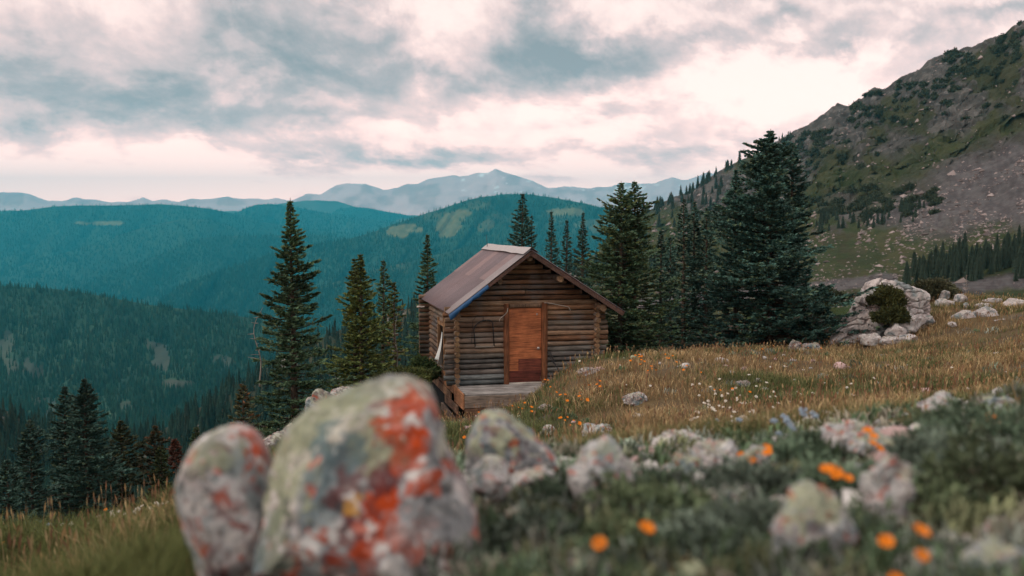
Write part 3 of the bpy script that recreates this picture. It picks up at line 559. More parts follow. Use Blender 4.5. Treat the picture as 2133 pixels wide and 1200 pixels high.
# porch
dk = MB(); y = -1.40
while y < -.08:
    w = .135; c = np.array((.24, .235, .225)) * rng.uniform(.75, 1.2); dk.box((-.02 + rng.uniform(-.02, .02), y, -.045), (3.3, y + w - .012, -.002 + rng.uniform(-.004, .004)), c); y += w
dk.build('porch_deck', M['plank_x'], cabin, False)
pf = MB(); pf.box((-.05, -1.44, -.30), (3.3, -1.403, -.03), (.20, .165, .135), .008); pf.box((-.05, -1.436, -.52), (3.0, -1.41, -.31), (.12, .07, .045), .008)
pf.build('porch_skirt', M['plank_x'], cabin, False)
ps = MB(); ps.box((-.09, -1.44, -.34), (-.055, -.22, .03), (.27, .13, .065), .012); ps.box((-.13, -.85, -.55), (-.095, .9, -.36), (.13, .08, .055), .012); ps.box((-.18, -1.0, -.80), (-.145, 1.2, -.62), (.11, .085, .07), .015)
ps.box((-.10, -.20, -.16), (-.06, 2.6, .03), (.22, .11, .06), .008); ps.box((-.12, .15, -.38), (-.08, 3.8, -.18), (.17, .10, .06), .01); ps.box((-.10, .3, .04), (-.072, 3.9, .16), (.24, .125, .065), .008); ps.box((0, .2, -1.0), (.12, .4, -.13), (.08, .06, .05)); ps.box((0, 3.8, -1.3), (.12, 4.0, -.13), (.08, .06, .05)); ps.box((0, -1.38, -.9), (.12, -1.26, -.05), (.08, .06, .05))
ps.build('side_skirt', M['plank_y'], cabin, False)
fd = MB(); fd.box((-.0, .03, -.9), (W, DEP, -.05), (.05,) * 3); fd.build('foundation', M['chink'], cabin, False)
# things hung or leaned on the front wall
def at_cab(x, y, z):
    return np.array([CAB_O[0] + x * math.cos(CAB_A) - y * math.sin(CAB_A), CAB_O[1] + x * math.sin(CAB_A) + y * math.cos(CAB_A), CAB_O[2] + z])
def on_cab(o): o.location = [float(v) for v in CAB_O]; o.rotation_euler = (0, 0, CAB_A); return o
a = np.linspace(0, np.pi, 15)
arch = [(.46, -.085, .94)] + [(.66 - .235 * np.cos(q), -.095, 1.42 + .16 * np.sin(q) - .06 * np.cos(q)) for q in a] + [(.93, -.085, .95)]
bs_ = MB(); bs_.tube(arch, .014, (.02,) * 3, 7); bs_.tube([(.36, -.09, 1.02), (.385, -.095, 1.30), (.40, -.09, 1.58), (.52, -.085, 1.72)], .006, (.02,) * 3, 6); bs_.tube([(.66, -.085, 1.58), (.66, -.07, 1.70)], .007, (.02,) * 3, 6)
sf = on_cab(bs_.build('saw_frame', M['iron'])); tag(sf, 'dark arched iron saw frame hanging on the log wall left of the door', 'saw')
bl = MB(); bl.box((.46, -.092, .925), (.93, -.078, .955), (.4,) * 3); bl.build('saw_blade', M['steel'], sf, False)
def cord(pts_, lab):
    c = MB(); p = np.array(pts_, float); t = np.linspace(0, len(p) - 1, 24); q = np.stack([smooth1(np.interp(t, np.arange(len(p)), p[:, k]), 5) for k in range(3)], -1)
    c.tube(q, .008, (.5,) * 3, 6); tag(on_cab(c.build('cord', M['cord'])), lab, 'cord')
cord([(1.26, -.13, 1.88), (1.245, -.135, 1.78), (1.18, -.11, 1.70), (1.07, -.09, 1.62), (1.06, -.085, 1.54)], 'pale cord drooping from the left door post of the cabin')
cord([(2.17, -.135, 1.99), (2.35, -.11, 1.97), (2.62, -.09, 1.91), (2.82, -.09, 1.87), (2.86, -.09, 1.77)], 'pale cord strung along the logs from the right door post')
for (p0, p1, lab) in (((2.31, -.17, .80), (2.62, -.36, .0), 'dark hiking pole leaning beside the right door post, upper of the crossed pair'), ((2.30, -.14, .66), (2.74, -.42, .0), 'dark hiking pole leaning on the logs, the flatter of the crossed pair')):
    c = MB(); p0, p1 = np.array(p0), np.array(p1); q = p0 + (p1 - p0) * np.linspace(0, 1, 8)[:, None]; c.tube(q[2:], [.008, .008, .007, .007, .006, .004], (.02,) * 3, 7)
    po = on_cab(c.build('hiking_pole', M['iron'])); tag(po, lab, 'pole')
    c = MB(); c.tube(q[:3], [.014, .016, .011], (.02,) * 3, 8); c.build('grip', M['iron'], po); c = MB(); c.tube([q[6], q[6] + (p1 - p0) * .012], [.03, .03], (.3,) * 3, 10); c.build('basket', M['steel'], po)
st = MB(); V, f = tube([(.20, -1.24, .0), (.33, -1.22, .03), (.48, -1.25, .035), (.58, -1.24, .0)], [.03, .06, .055, .02], 9)
# ------------------------------------------------------------------ conifers
M['needle'] = material('spruce_needles', .75, .2); M['bark'] = material('conifer_bark', .95, .1, 12, .4, .6, 30)
M['deadwood'] = material('grey_deadwood', .9, .1, 10, .3, .4, 30)
def unit(a): return a / (np.linalg.norm(a, axis=-1, keepdims=True) + 1e-9)
def spruce_mesh(H, Rad, seed, nb, col=(.028, .05, .036), prof=.85, tb=.02, droop=.30, up=.55, clump=.45, tw=11.0, leafl=.085, leafw=.028, lob=None, dead=0.0, warm=.15, thin=0.0):
    r = np.random.default_rng(seed)
    t = tb + (1 - tb) * (1 - (1 - (np.arange(nb) + r.random(nb) * .8) / nb) ** 1.12); t = np.clip(t, 0, .985)
    phi = np.arange(nb) * 2.39996 + r.uniform(-.5, .5, nb)
    shp = np.minimum(np.clip((1 - t), 0, 1) ** prof, (1 - t) * 2.1) * (.78 + .22 * sm(.0, .12, t))
    cl = 1 + clump * 1.5 * fbm(np.stack([np.cos(phi) * .9, np.sin(phi) * .9, t * 5.5], -1), 3, seed)
    L = np.maximum(Rad * shp * np.clip(cl, .3, 1.6) * r.uniform(.55, 1.15, nb), .03 + .22 * (1 - t))
    if lob is not None: L = L * (1 + lob[1] * np.maximum(0, np.cos(phi - lob[0])) * sm(.75, .35, t))
    if thin: L = np.where(r.random(nb) < thin, L * .3, L)
    sl = -droop * (1 - t) ** 1.0 + up * t ** 1.6 * sm(1.02, .80, t) + r.uniform(-.13, .13, nb); cu = .30 * (1 - t) + .05 * r.random(nb)
    lean = np.array([r.uniform(-.012, .012), r.uniform(-.012, .012)])
    def axis(k, s):
        rad = L[k] * s; z = t[k] * H + L[k] * (sl[k] * s + cu[k] * s * s)
        return np.stack([rad * np.cos(phi[k]) + lean[0] * z, rad * np.sin(phi[k]) + lean[1] * z, z], -1)
    # sprays along every branch
    nt_ = np.maximum(4, (L * tw * 1.9 + 3).astype(int)); K = np.repeat(np.arange(nb), nt_); N = len(K)
    s = r.uniform(.12, 1.0, N) ** .75; p0 = axis(K, s); d = unit(axis(K, np.minimum(s + .05, 1.05)) - p0); side = np.stack([-np.sin(phi[K]), np.cos(phi[K]), 0 * s], -1)
    sg = np.where(r.random(N) < .5, -1, 1) * r.uniform(.25, 1.25, N); upv = np.array([0, 0, 1.0])
    td = unit(d * r.uniform(.5, 1.0, N)[:, None] + side * sg[:, None] + upv * r.uniform(-.28, .22, N)[:, None])
    topk = sm(0, .16, 1 - t[K]) * .75 + .25; tl = np.minimum(.40 * L[K] * (1.12 - s) + .07, .34) * r.uniform(.6, 1.15, N) * topk
    m = 6; j = (np.arange(m) + .3) / m
    base = p0[:, None] + td[:, None] * (tl[:, None] * j)[..., None]
    a2 = np.where(np.arange(m) % 2 == 0, 1, -1) * r.uniform(.3, .9, (N, m)); s2 = unit(np.cross(td, upv))
    cd = unit(td[:, None] + s2[:, None] * a2[..., None] + upv * r.uniform(-.25, .65, (N, m))[..., None])
    ll = leafl * r.uniform(.6, 1.25, (N, m)) * (topk * .6 + .4)[:, None]; pw = unit(np.cross(cd, unit(r.normal(size=(N, m, 3)))))
    wv = pw * (leafw * r.uniform(.6, 1.2, (N, m)))[..., None]
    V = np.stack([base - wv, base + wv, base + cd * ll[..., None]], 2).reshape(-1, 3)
    kk = r.uniform(.55, 1.4, N) * (1 + .35 * fbm(p0 * 1.6, 2, seed + 3)); c = np.array(col) * kk[:, None]
    c = c * lerp((1.0, 1.0, 1.0), (1.9, 1.15, .6), (r.random(N) < warm * .5) * .6)
    if dead: c = lerp(c, (.16, .075, .035), (r.random(N) < dead) * .9)
    low_dead = (r.random(N) < sm(.35, .05, t[K]) * .16)[:, None]; c = np.where(low_dead, np.array((.11, .095, .08)), c)
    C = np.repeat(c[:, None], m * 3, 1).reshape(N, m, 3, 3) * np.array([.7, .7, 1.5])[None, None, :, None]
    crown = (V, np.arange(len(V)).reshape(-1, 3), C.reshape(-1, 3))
    tbm = MB(); zz = np.linspace(-.35, H * 1.0, 14); tr = .016 * H * (1 - np.linspace(0, 1, 14)) ** .9 + .006
    tbm.tube(np.stack([lean[0] * zz + .01 * np.sin(zz * 2), lean[1] * zz, zz], -1), tr, (.075, .058, .045), 8)
    for k in range(0, nb, 1):
        if L[k] > .22: ss = np.linspace(0, .95, 4); tbm.tube(axis(np.full(4, k), ss), np.linspace(.010 + .006 * L[k], .003, 4), (.06, .047, .038), 4)
    return crown, tbm
def spruce(name, base, label, group=None, cat='tree', rz=0.0, **kw):
    o = empty(name, base, label, cat, group, rz); (V, f, C), tb = spruce_mesh(**kw)
    mk('crown', V, f, M['needle'], C, o); tb.build('trunk', M['bark'], o); return o
def tree_at(px, top, Y, under=.12):
    q = P(px, 600, Y); g = gpt(q[0], Y); tz = P(px, top, Y)[2]; g[2] -= under; return g, tz - g[2]
BL = (.052, .118, .098); DK = (.046, .098, .078); YG = (.100, .135, .042); GR = (.068, .122, .066)
def put(px, top, Y, rad, seed, nb, label, **kw):
    g, H = tree_at(px, top, Y); return spruce('spruce_tree', g, label, 'spruce trees around the cabin', H=H, Rad=rad, seed=seed, nb=nb, **kw)
put(613, 412, 22.5, 1.12, 1, 360, 'tall spire topped spruce with drooping tiers standing alone left of the cabin', col=GR, prof=.78, droop=.34, clump=.75, up=.5, tw=15, thin=.12)
put(752, 527, 26, .86, 2, 230, 'broad yellow green spruce between the tall spire spruce and the cabin', col=YG, prof=.62, clump=.4, tw=14)
put(739, 536, 26.3, .5, 3, 120, 'slim second top poking from the left of the broad yellow green spruce', col=YG, prof=.8, clump=.5, tw=13)
put(796, 540, 29, .52, 4, 150, 'narrow spruce just right of the broad yellow green spruce', col=GR, prof=.7, clump=.6, tw=12, thin=.15)
put(824, 586, 28, .46, 5, 90, 'scruffy crooked topped little spruce nearest the cabin roof on its left', col=YG, prof=.45, clump=.9, tw=11, thin=.25, dead=.12)
put(888, 486, 33, .78, 6, 200, 'slender spruce rising behind the left eave of the cabin', col=GR, prof=.85, clump=.7, tw=12, thin=.1)
put(1087, 399, 36, 1.1, 7, 300, 'dense spruce standing tallest directly behind the cabin ridge', col=DK, prof=.75, clump=.5, tw=12)
put(1108, 446, 36.5, .6, 8, 110, 'short spruce top tucked against the right of the one behind the ridge', col=DK, prof=.8, clump=.5, tw=11)
put(1149, 437, 40, .85, 9, 240, 'first slim spruce right of the cabin ridge, open branched', col=DK, prof=.85, clump=.5, tw=9, thin=.1)
put(1180, 455, 41, .82, 10, 230, 'middle and shortest of the three slim spruces right of the ridge', col=DK, prof=.85, clump=.5, tw=9)
put(1210, 439, 40, 1.0, 11, 250, 'third slim spruce from the ridge with wide upswept branches', col=DK, prof=.9, clump=.5, tw=9, up=.7)
put(1292, 377, 28, 1.22, 12, 270, 'left of the twin topped spruces just right of the cabin eave', col=GR, prof=.62, clump=.6, tw=14, warm=.35)
put(1323, 375, 28.5, 1.2, 13, 260, 'right of the twin topped spruces just right of the cabin eave', col=GR, prof=.62, clump=.6, tw=14, warm=.35)
put(1377, 478, 31, .6, 14, 150, 'thin dark spruce between the twin tops and the narrow trio', col=DK, prof=.7, clump=.6, tw=11)
put(1398, 492, 32, .6, 24, 130, 'low dark spruce at the left foot of the narrow trio', col=DK, prof=.7, clump=.6, tw=11)
put(1425, 411, 34, .66, 15, 200, 'leftmost spire of the narrow trio left of the giant spruce', col=DK, prof=.55, clump=.4, tw=11)
put(1444, 416, 34.5, .66, 16, 200, 'middle spire of the narrow trio left of the giant spruce', col=DK, prof=.55, clump=.4, tw=11)
put(1470, 430, 34, .8, 17, 200, 'rightmost and widest spire of the narrow trio beside the giant spruce', col=DK, prof=.55, clump=.4, tw=11)
put(1604, 268, 29, 2.0, 18, 520, 'giant blue green spruce, the tallest and widest tree right of the cabin', col=BL, prof=.70, clump=.85, tw=14, lob=(-.1, .16), thin=.12, warm=.3, leafl=.095, leafw=.033)
put(1642, 293, 30, 1.25, 19, 240, 'slimmer spruce pressed against the right side of the giant one', col=BL, prof=.8, clump=.6, tw=13, leafl=.09)
put(1534, 350, 30, 1.15, 20, 260, 'spruce pressed against the left side of the giant one', col=BL, prof=.62, clump=.5, tw=14, leafl=.09)
put(1716, 603, 30, .52, 21, 90, 'young bushy spruce between the giant spruce and the pale outcrop', col=BL, prof=.5, clump=.4, tw=13, droop=.1, up=.8)
put(1672, 640, 30, .5, 22, 70, 'lowest young spruce at the right foot of the giant spruce', col=BL, prof=.5, clump=.4, tw=13, droop=.1, up=.8)
def put2(px, top, Y, H, rad, seed, nb, label, name='spruce_tree', group='dark spruces below the meadow edge', **kw):
    q = P(px, top, Y); q[2] -= H; return spruce(name, q, label, group, H=H, Rad=rad, seed=seed, nb=nb, **kw)
put2(176, 787, 24, 3.6, .78, 31, 210, 'tallest of the dark spruces below the meadow edge at lower left', col=DK, prof=.62, clump=.5, tw=13)
put2(131, 804, 24.5, 3.4, .62, 32, 150, 'dark spruce pressed to the left of the tallest lower left one', col=DK, prof=.6, clump=.5, tw=13)
put2(62, 873, 23, 2.9, .62, 33, 140, 'dark cone shaped spruce second from the left picture edge', col=DK, prof=.6, clump=.5, tw=13)
put2(14, 958, 21, 2.0, .5, 34, 90, 'short dark spruce at the far left edge of the picture', col=DK, prof=.6, clump=.5, tw=13)
put2(250, 875, 26, 2.6, .55, 35, 120, 'ragged olive spruce just right of the tallest lower left one', col=(.034, .045, .022), prof=.4, clump=.8, tw=11, thin=.1)
put2(322, 886, 27, 2.6, .5, 36, 120, 'ragged brownish spruce between the olive one and the red dead tree', col=(.040, .044, .024), prof=.45, clump=.8, tw=11, thin=.15, dead=.12)
put2(336, 930, 25, 1.7, .32, 37, 60, 'small bright green spruce in front of the ragged brownish one', col=(.045, .065, .026), prof=.7, clump=.4, tw=12)
put2(409, 890, 24, 2.4, .34, 38, 80, 'slim green young spruce beside the small lichen boulder', col=(.040, .065, .030), prof=.8, clump=.3, tw=12)
put2(366, 914, 24, 1.9, .22, 39, 40, 'dead conifer with rusty red needles and bare white stem', name='dead_conifer', group=None, col=(.10, .045, .032), prof=.6, clump=.6, tw=8, tb=.6)
put2(505, 800, 21, 2.4, .34, 40, 70, 'rusty brown half dead conifer at the left foot of the tall spire spruce', name='dead_conifer', group=None, col=(.058, .066, .034), prof=.35, clump=.9, tw=9, dead=.12)
def snag(px, top, Y, H, seed, label, bend=.12, nb=14):
    r = np.random.default_rng(seed); q = P(px, top, Y); q[2] -= H; m = MB(); t = np.linspace(0, 1, 16); ax = np.stack([bend * np.sin(t * 7) * t, .05 * np.cos(t * 5) * t, t * H], -1); gc = (.22, .20, .18)
    m.tube(ax, np.linspace(.011 * H, .004, 16), gc, 7)
    for k in range(nb):
        i = int(r.integers(5, 15)); a = r.random() * 6.28; l = r.uniform(.12, .42) * (1.1 - t[i]); e = ax[i] + np.array([l * math.cos(a), l * math.sin(a), r.uniform(-.1, .25) * l]); mid = (ax[i] + e) / 2 + np.array([0, 0, .05 * l]); m.tube([ax[i], mid, e], [.010, .007, .003], gc, 5)
    o = m.build('dead_snag', M['deadwood']); o.location = [float(v) for v in q]; tag(o, label, 'dead tree')
snag(538, 640, 23.5, 1.9, 1, 'bare twisted grey snag left of the tall spire spruce', .16, 26)
snag(826, 650, 27, 1.8, 2, 'bare grey branched snag under the crooked topped spruce', .06, 30)
snag(2013, 572, 34.5, .75, 3, 'tiny bleached dead sapling on the knoll right of the pale outcrop', .02, 22)
# shrubs: low mounds of foliage
def shrub(name, px, py, Y, w, h, d, seed, label, col, n=900, ll=.075, group=None, cat='shrub', drop=.1):
    r = np.random.default_rng(seed); q = P(px, py, Y); z = q[2] - drop
    a = r.random(n) * 6.283; el = np.arccos(r.random(n) * .98); k = r.uniform(.55, 1.0, n) ** .5 * (1 + .55 * fbm(np.stack([np.cos(a) * 1.6, np.sin(a) * 1.4, el * 1.6], -1) + seed, 3, seed))
    nd = np.stack([np.cos(a) * np.sin(el), np.sin(a) * np.sin(el), np.cos(el)], -1); p = nd * k[:, None] * np.array([w / 2, d / 2, h])
    m = 7; cd = unit(nd[:, None] * .8 + r.normal(size=(n, m, 3)) * .55 + np.array([0, 0, .25])); bs = p[:, None] + r.normal(size=(n, m, 3)) * ll * .5
    wv = unit(np.cross(cd, r.normal(size=(n, m, 3)))) * (ll * .3 * r.uniform(.6, 1.3, (n, m)))[..., None]
    V = np.stack([bs - wv, bs + wv, bs + cd * (ll * r.uniform(.7, 1.4, (n, m)))[..., None]], 2).reshape(-1, 3)
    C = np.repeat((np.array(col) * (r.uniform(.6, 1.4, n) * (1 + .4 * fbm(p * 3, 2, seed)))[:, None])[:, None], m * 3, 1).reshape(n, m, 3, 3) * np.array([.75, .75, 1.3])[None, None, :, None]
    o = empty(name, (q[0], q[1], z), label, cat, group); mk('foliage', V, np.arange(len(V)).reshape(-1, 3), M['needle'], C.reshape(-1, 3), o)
    sb = MB()
    for k in range(14): e = p[int(r.integers(n))] * .75; sb.tube([(0, 0, -.05), e * .5 + np.array([0, 0, .02]), e], [.02, .012, .004], (.08, .06, .045), 5)
    sb.build('stem', M['bark'], o); return o
shrub('juniper_shrub', 842, 792, 23.5, 1.15, .33, .8, 1, 'low yellow green juniper spreading left of the cabin corner', (.060, .075, .022), 1200)
shrub('juniper_shrub', 880, 778, 25.5, .8, .42, .7, 2, 'brighter green low juniper against the left cabin wall', (.045, .075, .025), 700)
shrub('juniper_shrub', 1850, 628, 27.5, .84, .36, .55, 3, 'upper dark juniper mat growing on the face of the pale outcrop', (.050, .056, .018), 1500, drop=.05)
shrub('juniper_shrub', 1858, 664, 27.2, .88, .32, .55, 4, 'lower dark juniper mat growing on the face of the pale outcrop', (.046, .054, .018), 1400, drop=.05)
shrub('willow_shrub', 1946, 612, 32, 1.5, .5, 1.0, 5, 'grey green willow bush on the knoll right of the outcrop top', (.070, .075, .040), 1300)
shrub('juniper_shrub', 1715, 628, 40, 1.6, .5, 1.0, 7, 'dark low thicket behind the young bushy spruce', (.03, .045, .022), 900)
# ---- conifers and thickets of the mountainside
def mini_tree_mesh(seed, tiers=9, sides=9):
    r = np.random.default_rng(seed); V, Fc, C, off = [], [], [], 0
    for t in range(tiers):
        z0 = .04 + t / tiers * .84; rr = .23 * (1 - z0) ** .85; a = np.arange(sides * 2) / (sides * 2) * 6.283 + r.random() * 6
        rk = rr * np.where(np.arange(sides * 2) % 2 == 0, r.uniform(.75, 1.25, sides * 2), .45); z = z0 - .05 * (rk / .2) + r.uniform(-.015, .015, sides * 2)
        V.append(np.stack([rk * np.cos(a), rk * np.sin(a), z], -1)); V.append([[0, 0, min(1.0, z0 + .17)]]); k = np.arange(sides * 2)
        Fc.append(np.stack([k + off, (k + 1) % (sides * 2) + off, 0 * k + off + sides * 2], -1)); off += sides * 2 + 1
        C.append(np.tile(np.array((.022, .038, .026)) * r.uniform(.75, 1.3), (sides * 2 + 1, 1)))
    return np.concatenate(V), np.concatenate(Fc), np.concatenate(C)
minis = []
nu_m, nv_m = sM.PX.shape
def on_mount(px, py):
    i = int(np.clip(np.searchsorted(sM.PX[:, 0], px), 0, nu_m - 1)); a, c = to_px(sM.G[i]); j = int(np.argmin(np.abs(c - py))); return sM.G[i, j]
def mini(px, py, hpx, label, group, name='mountain_conifer', k=[0]):
    p = on_mount(px, py); h = hpx / F * p[1]; r = rng.uniform(0, 6.28); sc = (h * rng.uniform(.8, 1.2), h * rng.uniform(.8, 1.2), h); v = k[0] % 4; k[0] += 1
    if len(minis) <= v:
        Vm, fm, cm = mini_tree_mesh(v + 5); o = mk(name, Vm, fm, M['needle'], cm); minis.append(o); o.location = [float(x) for x in p]; o.scale = sc; o.rotation_euler = (0, 0, r)
    else: o = dup(minis[v], p, r, sc)
    o.location.z -= .08 * h; tag(o, label, 'tree', group); return o
r = np.random.default_rng(77)
for px in np.concatenate([r.uniform(1290, 1520, 46), r.uniform(1500, 1660, 16)]):
    sk = np.interp(px, *pts(MSKY)); mini(px, sk + r.uniform(1, 9), r.uniform(14, 30) if px < 1560 else r.uniform(9, 18), 'small dark conifer on the skyline of the rocky slope right of the cabin', 'conifers along the mountain skyline')
for px in r.uniform(1240, 1560, 70):
    sk = np.interp(px, *pts(MSKY)); mini(px, sk + r.uniform(15, 130) * (.6 + .4 * (px > 1300)), r.uniform(18, 36), 'dark conifer on the rubbly slope behind the trees right of the cabin', 'conifers on the lower mountain slope')
for px, py in zip(r.uniform(1700, 1935, 44), r.uniform(0, 1, 44)):
    mini(px, 452 - (px - 1700) * .10 + 36 * py, r.uniform(18, 34), 'dark conifer in the thicket strip at the foot of the talus fan', 'conifers in the strip below the talus')
for px in r.uniform(1885, 2160, 120):
    mini(px, 590 - (px - 1885) * .30 * r.random() - r.uniform(-6, 22), r.uniform(34, 66), 'dark conifer in the stand behind the knoll at the right edge', 'conifers in the right hand stand')
def thicket(name, spots, label, seed):
    r = np.random.default_rng(seed); Vs, Cs = [], []
    for px, py, wpx, hpx in spots:
        p = on_mount(px, py); k = p[1] / F; n = int(30 + wpx * hpx * .32); a = r.random(n) * 6.283; q = np.sqrt(r.random(n)); loc = np.stack([q * np.cos(a) * wpx * k * .5, q * np.sin(a) * wpx * k * .35, (1 - q * q) * hpx * k * r.uniform(.3, 1.0, n)], -1) + p
        l = 2.6 * k; m = 4; cd = unit(r.normal(size=(n, m, 3)) + np.array([0, 0, .7])); bs = loc[:, None] + r.normal(size=(n, m, 3)) * l * .7; wv = unit(np.cross(cd, r.normal(size=(n, m, 3)))) * l * .5
        Vs.append(np.stack([bs - wv, bs + wv, bs + cd * l * 1.6], 2).reshape(-1, 3)); Cs.append(np.repeat((np.array((.030, .044, .024)) * r.uniform(.6, 1.4, (n, 1))), m * 3, 0))
    V = np.concatenate(Vs); tag(mk(name, V, np.arange(len(V)).reshape(-1, 3), M['needle'], np.concatenate(Cs)), label, 'thicket', kind='stuff')
sp_ = [(r.uniform(1690, 1960), 0, r.uniform(18, 46), r.uniform(7, 15)) for _ in range(46)]; sp_ = [(a, 420 - (a - 1700) * .05 + r.uniform(-18, 40), c, d) for a, _, c, d in sp_]
for _ in range(420):
    a = r.uniform(1560, 2133); sk = np.interp(a, *pts(MSKY)); py = sk + abs(r.normal()) * 70 + 4
    if pnoise(np.array([a]), np.array([py * 1.0]), .02, 71)[0] > .02 and py < 400 and py < 300 + (2133 - a) * .42 - 20: sp_.append((a, py, r.uniform(6, 22), r.uniform(4, 9)))
thicket('shrub_thicket', sp_, 'dark krummholz thickets scattered over the rocky mountainside', 5)
# loose rock of the talus fan and the rubble bands
pS, pxS, pyS = sample(sM, 60000, 91, lambda a, c: np.clip(sm(-40, 30, (c - 300) - (2133 - a) * .42) * sm(540, 470, c) * .6 + .12 * (c > 400) + .10, 0, 1) * sm(-.6, .5, pnoise(a, c, .03, 92)) * (c < 640))
n = len(pS); r = np.random.default_rng(93); sz = r.lognormal(0, .6, n) * 2.6 * pS[:, 1] / F; sz = np.clip(sz, .2, 2.6)
dirs = unit(np.array([[1, 0, 0], [-1, 0, 0], [0, 1, 0], [0, -1, 0], [0, 0, 1], [0, 0, -1]], float)); Vr = pS[:, None] + dirs * (sz[:, None, None] * r.uniform(.35, 1.1, (n, 6, 1))) * np.array([1.1, 1.1, .7]) + r.normal(size=(n, 6, 3)) * sz[:, None, None] * .15
of = np.array([[0, 2, 4], [2, 1, 4], [1, 3, 4], [3, 0, 4], [2, 0, 5], [1, 2, 5], [3, 1, 5], [0, 3, 5]]); Fr = (np.arange(n)[:, None, None] * 6 + of).reshape(-1, 3)
Cr = np.repeat((np.array((.165, .145, .14)) * r.uniform(.4, 1.7, (n, 1)))[:, None], 6, 1)
tag(mk('talus_rocks', Vr, Fr, M['mount'], Cr.reshape(-1, 3)), 'loose grey talus stones strewn over the mountainside', 'rocks', kind='stuff')
# ------------------------------------------------------------------ rocks
M['rock'] = material('lichen_rock', .9, .15, 9, .22, .7, 22, bdist=.02, fine=70, famt=.22)
M['pale_rock'] = material('pale_outcrop_rock', .92, .12, 3.0, .22, .8, 8, bdist=.05, fine=22, famt=.22)
_ico = {}
def ico(n):
    if n not in _ico:
        bm = bmesh.new(); bmesh.ops.create_icosphere(bm, subdivisions=n, radius=1); bm.verts.ensure_lookup_table()
        _ico[n] = (np.array([v.co[:] for v in bm.verts]), np.array([[v.index for v in f.verts] for f in bm.faces])); bm.free()
    V, f = _ico[n]; return V.copy(), f
GREY, PALE, PINK, LICH, RED, MAR, TEAL, YEL, BLK = (.21, .225, .235), (.42, .42, .41), (.35, .26, .25), (.25, .28, .19), (.33, .046, .010), (.095, .028, .028), (.085, .14, .155), (.42, .22, .03), (.035, .04, .045)
def worley(p, pts_):
    d = np.full((2, len(p)), 9e9); 
    for c in pts_:
        x = ((p - c) ** 2).sum(-1); lo = x < d[0]; d[1] = np.where(lo, d[0], np.minimum(d[1], x)); d[0] = np.where(lo, x, d[0])
    return np.sqrt(d[0]), np.sqrt(d[1])
def rock(name, outline, Y, depth, seed, label, group=None, sub=5, bump=.05, mat='rock', paint=None, spots=.5, green=.5, base=GREY, crack=0, sink=0.0, box=.75, cat='rock', strata=0.0, facets=7):
    r = np.random.default_rng(seed)
    o_ = np.array(outline, float)
    if len(o_) == 4 and o_.ndim == 1:
        cx, cy_, wx, wy = o_; a = np.linspace(0, 2 * np.pi, 15)[:-1] + r.uniform(-.15, .15, 14); k = r.uniform(.82, 1.12, 14); o_ = np.stack([cx + wx * np.cos(a) * k, cy_ - wy * np.sin(a) * k], -1)
    x0, x1, y0, y1 = o_[:, 0].min(), o_[:, 0].max(), o_[:, 1].min(), o_[:, 1].max(); cx, cy_ = (x0 + x1) / 2, (y0 + y1) / 2
    d = o_ - (cx, cy_); a = np.arctan2(-d[:, 1], d[:, 0]); rad = np.hypot(*d.T); k = np.argsort(a); a, rad = a[k], rad[k]
    a = np.concatenate([a - 2 * np.pi, a, a + 2 * np.pi]); rad = np.tile(rad, 3); tt = np.linspace(-np.pi, np.pi, 361); rt = np.interp(tt, a, rad); rt = smooth1(np.tile(rt[:-1], 3), 15)[360:720]; rt = np.append(rt, rt[0])
    V, f = ico(sub); th = np.arctan2(V[:, 2], V[:, 0]); u = np.hypot(V[:, 0], V[:, 2]); ro = np.interp(th, tt, rt) / F * Y
    pos = np.stack([ro * np.cos(th) * u ** box, np.sign(V[:, 1]) * np.abs(V[:, 1]) ** box * depth, ro * np.sin(th) * u ** box], -1)
    S = float(rt.mean()) / F * Y; q = pos / S + seed * 3.7; disp = bump * (fbm(q * 1.3, 2, seed) + .6 * ridged(q * 2.2, 3, seed + 4) - .2) + bump * .35 * fbm(q * 7, 3, seed + 7)
    if crack:
        cp = r.uniform(-1, 1, (crack, 3)) * np.array([np.ptp(pos[:, 0]), np.ptp(pos[:, 1]), np.ptp(pos[:, 2])]) * .55; qq = pos * np.array([1, 1, 1 + strata]); cp = cp * np.array([1, 1, 1 + strata]); f1, f2 = worley(qq + .12 * S * np.stack([fbm(q * 2, 2, 1), fbm(q * 2, 2, 2), fbm(q * 2, 2, 3)], -1), cp); e = sm(.0, .07 * S, f2 - f1); ridx = (f1 * 0); disp = disp - .085 * (1 - e) + .0 * (_h(np.floor(f1 * 0).astype(int), np.floor(f1 * 0).astype(int), np.floor(f1 * 0).astype(int), 1))
    else: e = 1
    for _k in range(facets):                                             # broken flat faces
        fn_ = unit(r.normal(size=3) * np.array([1, .9, .8]) + np.array([0, -.7, .25])) if name != 'boulder' else unit(r.normal(size=3) * np.array([.55, .2, .5]) + np.array([0, -1, .1])); ext = (pos @ fn_).max(); over = np.maximum(0, pos @ fn_ - ext * r.uniform(.66, .90)); pos = pos - fn_ * (over * .88)[:, None]
    n = unit(V * np.array([1, S / max(depth, .01), 1])); pos = pos + n * (disp * S)[:, None]
    nb_ = fbm(q * 1.9, 4, seed + 11); n2 = fbm(q * 5.5, 3, seed + 12); n3 = fbm(q * 14, 2, seed + 13)
    C = lerp(base, PALE, sm(-.05, .5, n2 + .4 * n3)); C = lerp(C, PINK, sm(.1, .5, nb_) * .28); C = lerp(C, TEAL, sm(.25, .6, fbm(q * 1.2, 3, seed + 14)) * .7); C = lerp(C, BLK, sm(.42, .6, fbm(q * 9, 2, seed + 15)) * .6)
    C = lerp(C, LICH, sm(.15, .5, nb_ * .6 + .9 * (V[:, 2] - .35) + .5 * n2 - (.5 - green)) * .85 * min(1, green * 2))
